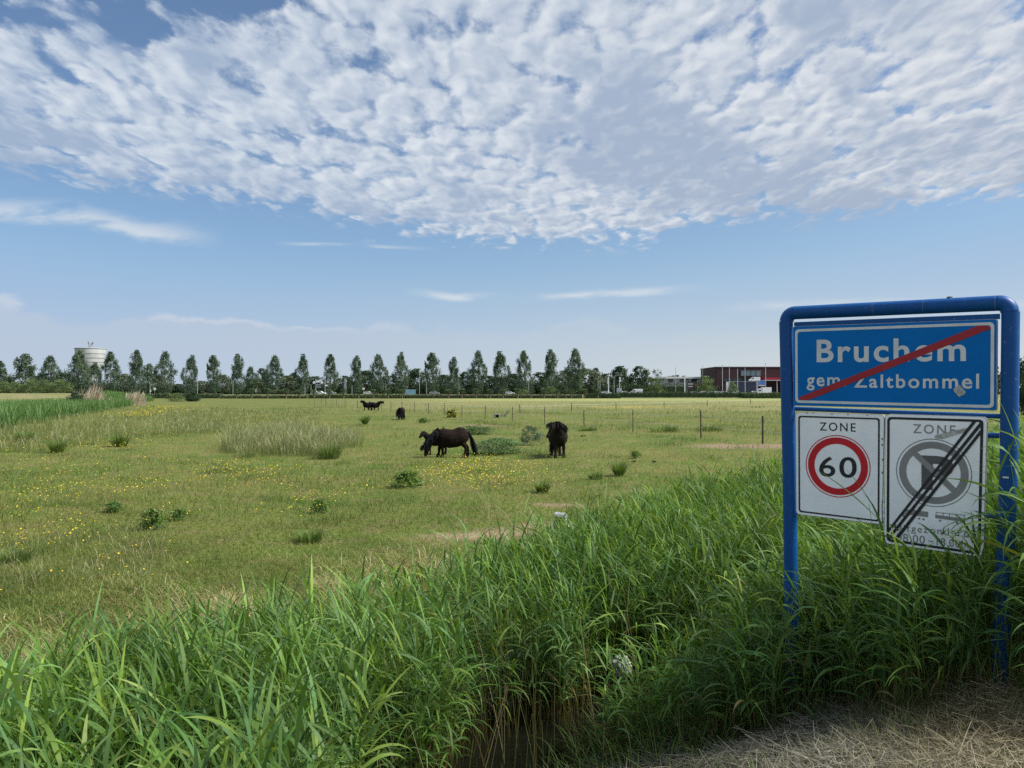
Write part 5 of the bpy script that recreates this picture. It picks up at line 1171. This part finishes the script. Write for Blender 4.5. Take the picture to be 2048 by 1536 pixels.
# 4 meadow grass
def meadow_ok(x, y):
    u, v = uv(x, y); return v > 5.2+.2*np.sin(u*2)
BP = [(p.x, p.y, rx, ry) for p, rx, ry, _ in BARE]
def bare(x, y):
    b_ = np.zeros(len(x))
    for cx, cy, rx, ry in BP: b_ = np.maximum(b_, 1-smooth(np.hypot((x-cx)/rx, (y-cy)/ry), .5, 1.1))
    return b_
G1 = Stuff()
N = 460000
pyy = 800+U(0, 1, N)**.9*560; pxx = U(-60, 2110, N)
Yd = CAM_H*FPX/(pyy-787); Xd = (pxx-1024)/FPX*Yd
k = meadow_ok(Xd, Yd) & (rng.random(N) > bare(Xd, Yd)*.96) & (Yd < 130); x, y = Xd[k], Yd[k]; n = len(x)
pt = np.clip(patch(x, y)*.8+.22*np.sin(x*2.7+2*np.sin(y*1.9))*np.sin(y*3.1+x)+.12+rng.normal(0, .22, n), 0, 1)[:, None]
dist = np.hypot(x, y); big_ = 1+.055*np.maximum(dist-7, 0)
green = pick([(.085, .160, .024), (.115, .195, .032), (.100, .170, .036), (.150, .210, .042)], n); dryc = pick([(.27, .255, .085), (.215, .215, .062), (.38, .335, .17), (.155, .175, .046)], n)
c = (green*(1-pt*.9)+dryc*pt*.9)*(.80+.20*np.clip(lump(x*2.3+4, y*2.3), -1, 1)[:, None])
tl = lump(x*1.7, y*1.7)
ln = (U(.035, .10, n)+.03*np.clip(tl, 0, 1))*np.sqrt(big_)
G1.blades(np.stack([x, y, gz(x, y)], -1), U(0, 6.28, n), U(.10, 1.15, n), ln, U(.0035, .007, n)*big_, U(.2, 1.5, n), c, 2)
# longer tussocks along the ditch's far edge
x, y, u, v = scatter_uv(30000, -5, 24, 5.0, 6.5); k = visible(x, y) & (rng.random(len(x)) > bare(x, y)); x, y, u, v = x[k], y[k], u[k], v[k]; n = len(x)
c = pick([(.07, .125, .03), (.19, .175, .085), (.12, .14, .045), (.24, .21, .12)], n)
G1.blades(np.stack([x, y, gz(x, y)], -1), U(0, 6.28, n), U(.4, 1.4, n), U(.10, .30, n)*np.interp(v, [5, 6.5], [1, .5]), U(.003, .006, n), U(.3, 1.8, n), c, 3)
print('meadow', sum(len(f) for f in G1.F))
# bleached, tangled tussocks between the ditch and the grazed turf
nt_ = 620; tu, tv = np.concatenate([U(-5, 9, 300), U(-6, 2, 320)]), 5.3+np.abs(rng.normal(0, 1.15, nt_)); i = rng.integers(0, nt_, 70000); sp = U(.08, .3, nt_)[i]
x, y = xy(tu[i]+rng.normal(0, 1, len(i))*sp, tv[i]+rng.normal(0, 1, len(i))*sp); k = visible(x, y) & meadow_ok(x, y) & (rng.random(len(x)) > bare(x, y)*.7); x, y, i = x[k], y[k], i[k]; n = len(x)
tcol = pick([(.40, .36, .20), (.30, .28, .14), (.19, .22, .06), (.46, .41, .26)], nt_)[i]
G1.blades(np.stack([x, y, gz(x, y)+U(0, .03, n)], -1), U(0, 6.28, n), U(.05, .95, n), U(.08, .28, n), U(.002, .005, n), U(.2, 1.9, n), tcol*(1+rng.normal(0, .2, (n, 1))), 3)
# darker, ranker tussocks left ungrazed all over the meadow
nt_ = 520; tpx, tpy = U(-40, 2000, nt_), 800+U(0, 1, nt_)**1.5*260; tY = CAM_H*FPX/(tpy-787); tX = (tpx-1024)/FPX*tY; i = rng.integers(0, nt_, 52000); sp = (U(.10, .34, nt_)*(1+.03*tY))[i]
x, y = tX[i]+rng.normal(0, 1, len(i))*sp*1.7, tY[i]+rng.normal(0, 1, len(i))*sp; k = meadow_ok(x, y) & (y < 110) & (y > 6); x, y, i = x[k], y[k], i[k]; n = len(x); big_ = 1+.05*np.maximum(y-7, 0)
tcol = pick([(.060, .125, .024), (.075, .15, .03), (.095, .165, .034), (.12, .165, .045), (.05, .10, .024)], nt_)[i]
G1.blades(np.stack([x, y, gz(x, y)], -1), U(0, 6.28, n), U(.4, 1.5, n), U(.07, .20, n)*np.sqrt(big_), U(.003, .007, n)*big_, U(.2, 1.8, n), tcol*(1+rng.normal(0, .15, (n, 1))), 3)
tag(G1.build('grass', M['grass']), kind='stuff')

# 5 tall seeding grass: the island left of the mare, the strip by the far reeds, the rough beyond the fence
G2 = Stuff()
def seeding(x, y, Hh, straw=.6, wscale=1.0):
    n = len(x); dist = np.hypot(x, y); ws = (1+.05*np.maximum(dist-8, 0))*wscale
    az = np.where(rng.random(n) < .55, rng.normal(.3, .7, n), U(0, 6.28, n)); b_ = np.stack([x, y, gz(x, y)], -1)
    gc = pick([(.085, .14, .035), (.11, .165, .05), (.14, .175, .06), (.17, .18, .075)], n)
    tc_ = pick([(.36, .36, .23), (.30, .33, .19), (.42, .39, .28), (.22, .28, .13)], n)
    tip = np.where((rng.random(n) < straw)[:, None], tc_, gc)
    G2.blades(b_, az, U(1.0, 1.5, n), Hh, U(.003, .006, n)*ws, U(.2, 1.3, n), gc, 4, tip=tip, shape=lambda t: np.where(t < .62, .7, 1.35*(1-t)/.38+.1))
def inpoly_px(n, x0, x1, y0, y1):
    px = U(x0, x1, n); py = U(y0, y1, n); Y = CAM_H*FPX/(py-787); return (px-1024)/FPX*Y, Y
x, y = inpoly_px(17000, 440, 725, 868, 918)
cx, cy = (582-1024)/FPX, 0
q_ = 1-((x/y-cx)/.10)**2-((CAM_H*FPX/y-(893-787))/26)**2+.55*np.sin(x*2.1+1)*np.sin(y*.9)+.3*np.sin(x*5)*np.sin(y*3); k = q_ > rng.uniform(0, .55, len(x)); q_ = q_[k]; x, y = x[k], y[k]
seeding(x, y, U(.5, 1.0, len(x))*(.45+.55*np.clip(q_*1.3, 0, 1)), .75)
x, y = inpoly_px(9000, 330, 640, 822, 872); seeding(x, y, U(.25, .7, len(x))*(.6+.4*patch(x, y)), .6)
x, y = inpoly_px(15000, -60, 470, 818, 905)
k = (CAM_H*FPX/y-(905-787) < -.10*((x/y*FPX+1024))+8*np.sin(x)) ; x, y = x[k], y[k]
seeding(x, y, U(.3, .85, len(x))*(.55+.45*patch(x*2, y)), .55)
x, y = inpoly_px(9000, 560, 1600, 802, 832)
k = patch(x*.7, y*.5)+rng.normal(0, .2, len(x)) > .45; x, y = x[k], y[k]; seeding(x, y, U(.25, .65, len(x)), .5)
x, y = inpoly_px(5000, 1180, 1620, 826, 872); k = patch(x, y)+rng.normal(0, .2, len(x)) > .55; x, y = x[k], y[k]; seeding(x, y, U(.15, .45, len(x)), .25)
x, y = inpoly_px(2600, -60, 330, 1075, 1190); seeding(x, y, U(.10, .28, len(x)), .5, .8)
# a few flowering grasses above the reeds at the sign
x, y, u, v = scatter_uv(500, 5.5, 14, 4.6, 5.8); k = visible(x, y); x, y = x[k], y[k]; seeding(x, y, U(.9, 1.25, len(x)), 1.0, .9)
print('tall grass', sum(len(f) for f in G2.F))
tag(G2.build('tall_grass', M['grass']), kind='stuff')

# 6 reed belt along the farther ditch, far left; its dry heads from last year
R3 = Stuff()
A0, A1 = np.array([-26.5, 36.0]), np.array([-84, 172]); dv = (A1-A0)/np.linalg.norm(A1-A0); nvv = np.array([-dv[1], dv[0]])
n = 15000; s_ = U(0, 1, n)**1.5*np.linalg.norm(A1-A0); w_ = U(0, 1, n)*np.interp(s_, [0, 60, 147], [10, 9, 6])+.8*np.sin(s_*.7)
x, y = A0[0]+dv[0]*s_+nvv[0]*w_, A0[1]+dv[1]*s_+nvv[1]*w_
k = visible(x, y, .05); x, y = x[k], y[k]; n = len(x); ws = 1+.02*np.hypot(x, y)
for j in range(3):
    c = pick([(.080, .175, .050), (.105, .205, .065), (.125, .225, .085), (.09, .18, .07)], n)
    Hh = U(1.0, 1.75, n)*(1.0 if j == 0 else .8)
    R3.blades(np.stack([x+U(-.2, .2, n), y+U(-.2, .2, n), gz(x, y)+(0 if j == 0 else U(.1, .5, n))], -1), U(0, 6.28, n), U(.9, 1.5, n), Hh, U(.012, .022, n)*ws, U(.2, 1.3, n), c, 4)
tag(R3.build('reeds', M['reed']), kind='stuff')
R4 = Stuff()
def dry_patch(px0, px1, Y0, Y1, h0, h1, n):
    Y = U(Y0, Y1, n); x = (U(px0, px1, n)-1024)/FPX*Y; mid = ((px0+px1)/2-1024)/FPX*Y; half = (px1-px0)/2/FPX*Y
    f = np.sqrt(np.clip(1-((x-mid)/half)**2, .05, 1))
    c = pick([(.42, .35, .27), (.48, .41, .33), (.34, .30, .20), (.52, .45, .37)], n)
    R4.blades(np.stack([x, Y, gz(x, Y)], -1), rng.normal(.2, .8, n), U(1.0, 1.5, n), U(h0, h1, n)*f*(.62+.38*np.sin(x*1.3+2)*np.sin(x*3.1)+rng.normal(0, .12, n)), U(.05, .09, n), U(.1, .8, n), c, 4, shape=lambda t: np.where(t < .65, .4, 1.6*(1-t)/.35+.1))
dry_patch(141, 208, 96, 104, 2.5, 4.1, 1150); dry_patch(243, 292, 118, 126, 2.1, 3.5, 700); dry_patch(208, 236, 100, 110, .8, 1.8, 250)
tag(R4.build('dry_reeds', M['straw']), kind='stuff')

# 7 buttercups
B1 = Stuff()
def cups(px0, px1, py0, py1, n, size=.018, h=(.10, .26), clump=.6):
    n = int(n*1.6); nc = max(3, n//10); cx, cy = inpoly_px(nc, px0, px1, py0, py1)
    i = rng.integers(0, nc, n); sp = .012*cy[i]+.22
    x = cx[i]+rng.normal(0, 1, n)*sp; y = cy[i]+rng.normal(0, 1, n)*sp*1.6
    k = meadow_ok(x, y) & (y > 4); x, y = x[k], y[k]; n = len(x)
    hh = U(*h, n); z = gz(x, y); s = size*(1+.028*np.maximum(y-8, 0))*U(.7, 1.25, n)
    c = pick([(.62, .47, .02), (.70, .56, .04), (.55, .45, .02)], n, .1)
    a = U(0, 6.28, n); b_ = np.stack([x, y, z+hh], -1)
    B1.blades(b_-np.stack([np.cos(a)*s/2, np.sin(a)*s/2, 0*a], -1), a, U(.1, .9, n), s, s*1.05, 0*a, c, 2, shape=lambda t: np.array([.6, 1., .6])[:len(t)])
    B1.blades(np.stack([x, y, z], -1), a+U(-1, 1, n), U(1.35, 1.55, n), hh*1.02, U(.0018, .003, n)*(1+.03*y), U(0, .15, n), pick([(.07, .12, .03)], n), 1)
for a in [(-20, 340, 925, 1005, 420), (-20, 140, 990, 1110, 220), (150, 330, 1090, 1180, 40), (420, 620, 938, 992, 300), (835, 1075, 925, 985, 620), (880, 910, 938, 960, 120), (945, 985, 925, 955, 140), (560, 720, 985, 1050, 60), (-20, 200, 880, 915, 220), (140, 330, 868, 905, 200), (1040, 1180, 935, 985, 60), (575, 620, 1035, 1060, 14), (330, 400, 1025, 1045, 18)]: cups(*a)
cups(245, 300, 826, 836, 210, .026); cups(290, 360, 817, 827, 150, .026); cups(320, 372, 812, 816, 60, .026)
cups(440, 560, 832, 855, 220); cups(1215, 1320, 815, 819, 150, .024); cups(1150, 1230, 813, 822, 60); cups(890, 916, 824, 836, 40, .02, (.2, .6)); cups(1080, 1110, 838, 850, 40); cups(590, 700, 845, 870, 120); cups(1300, 1450, 830, 860, 60)
tag(B1.build('buttercups', M['flower']), kind='stuff')
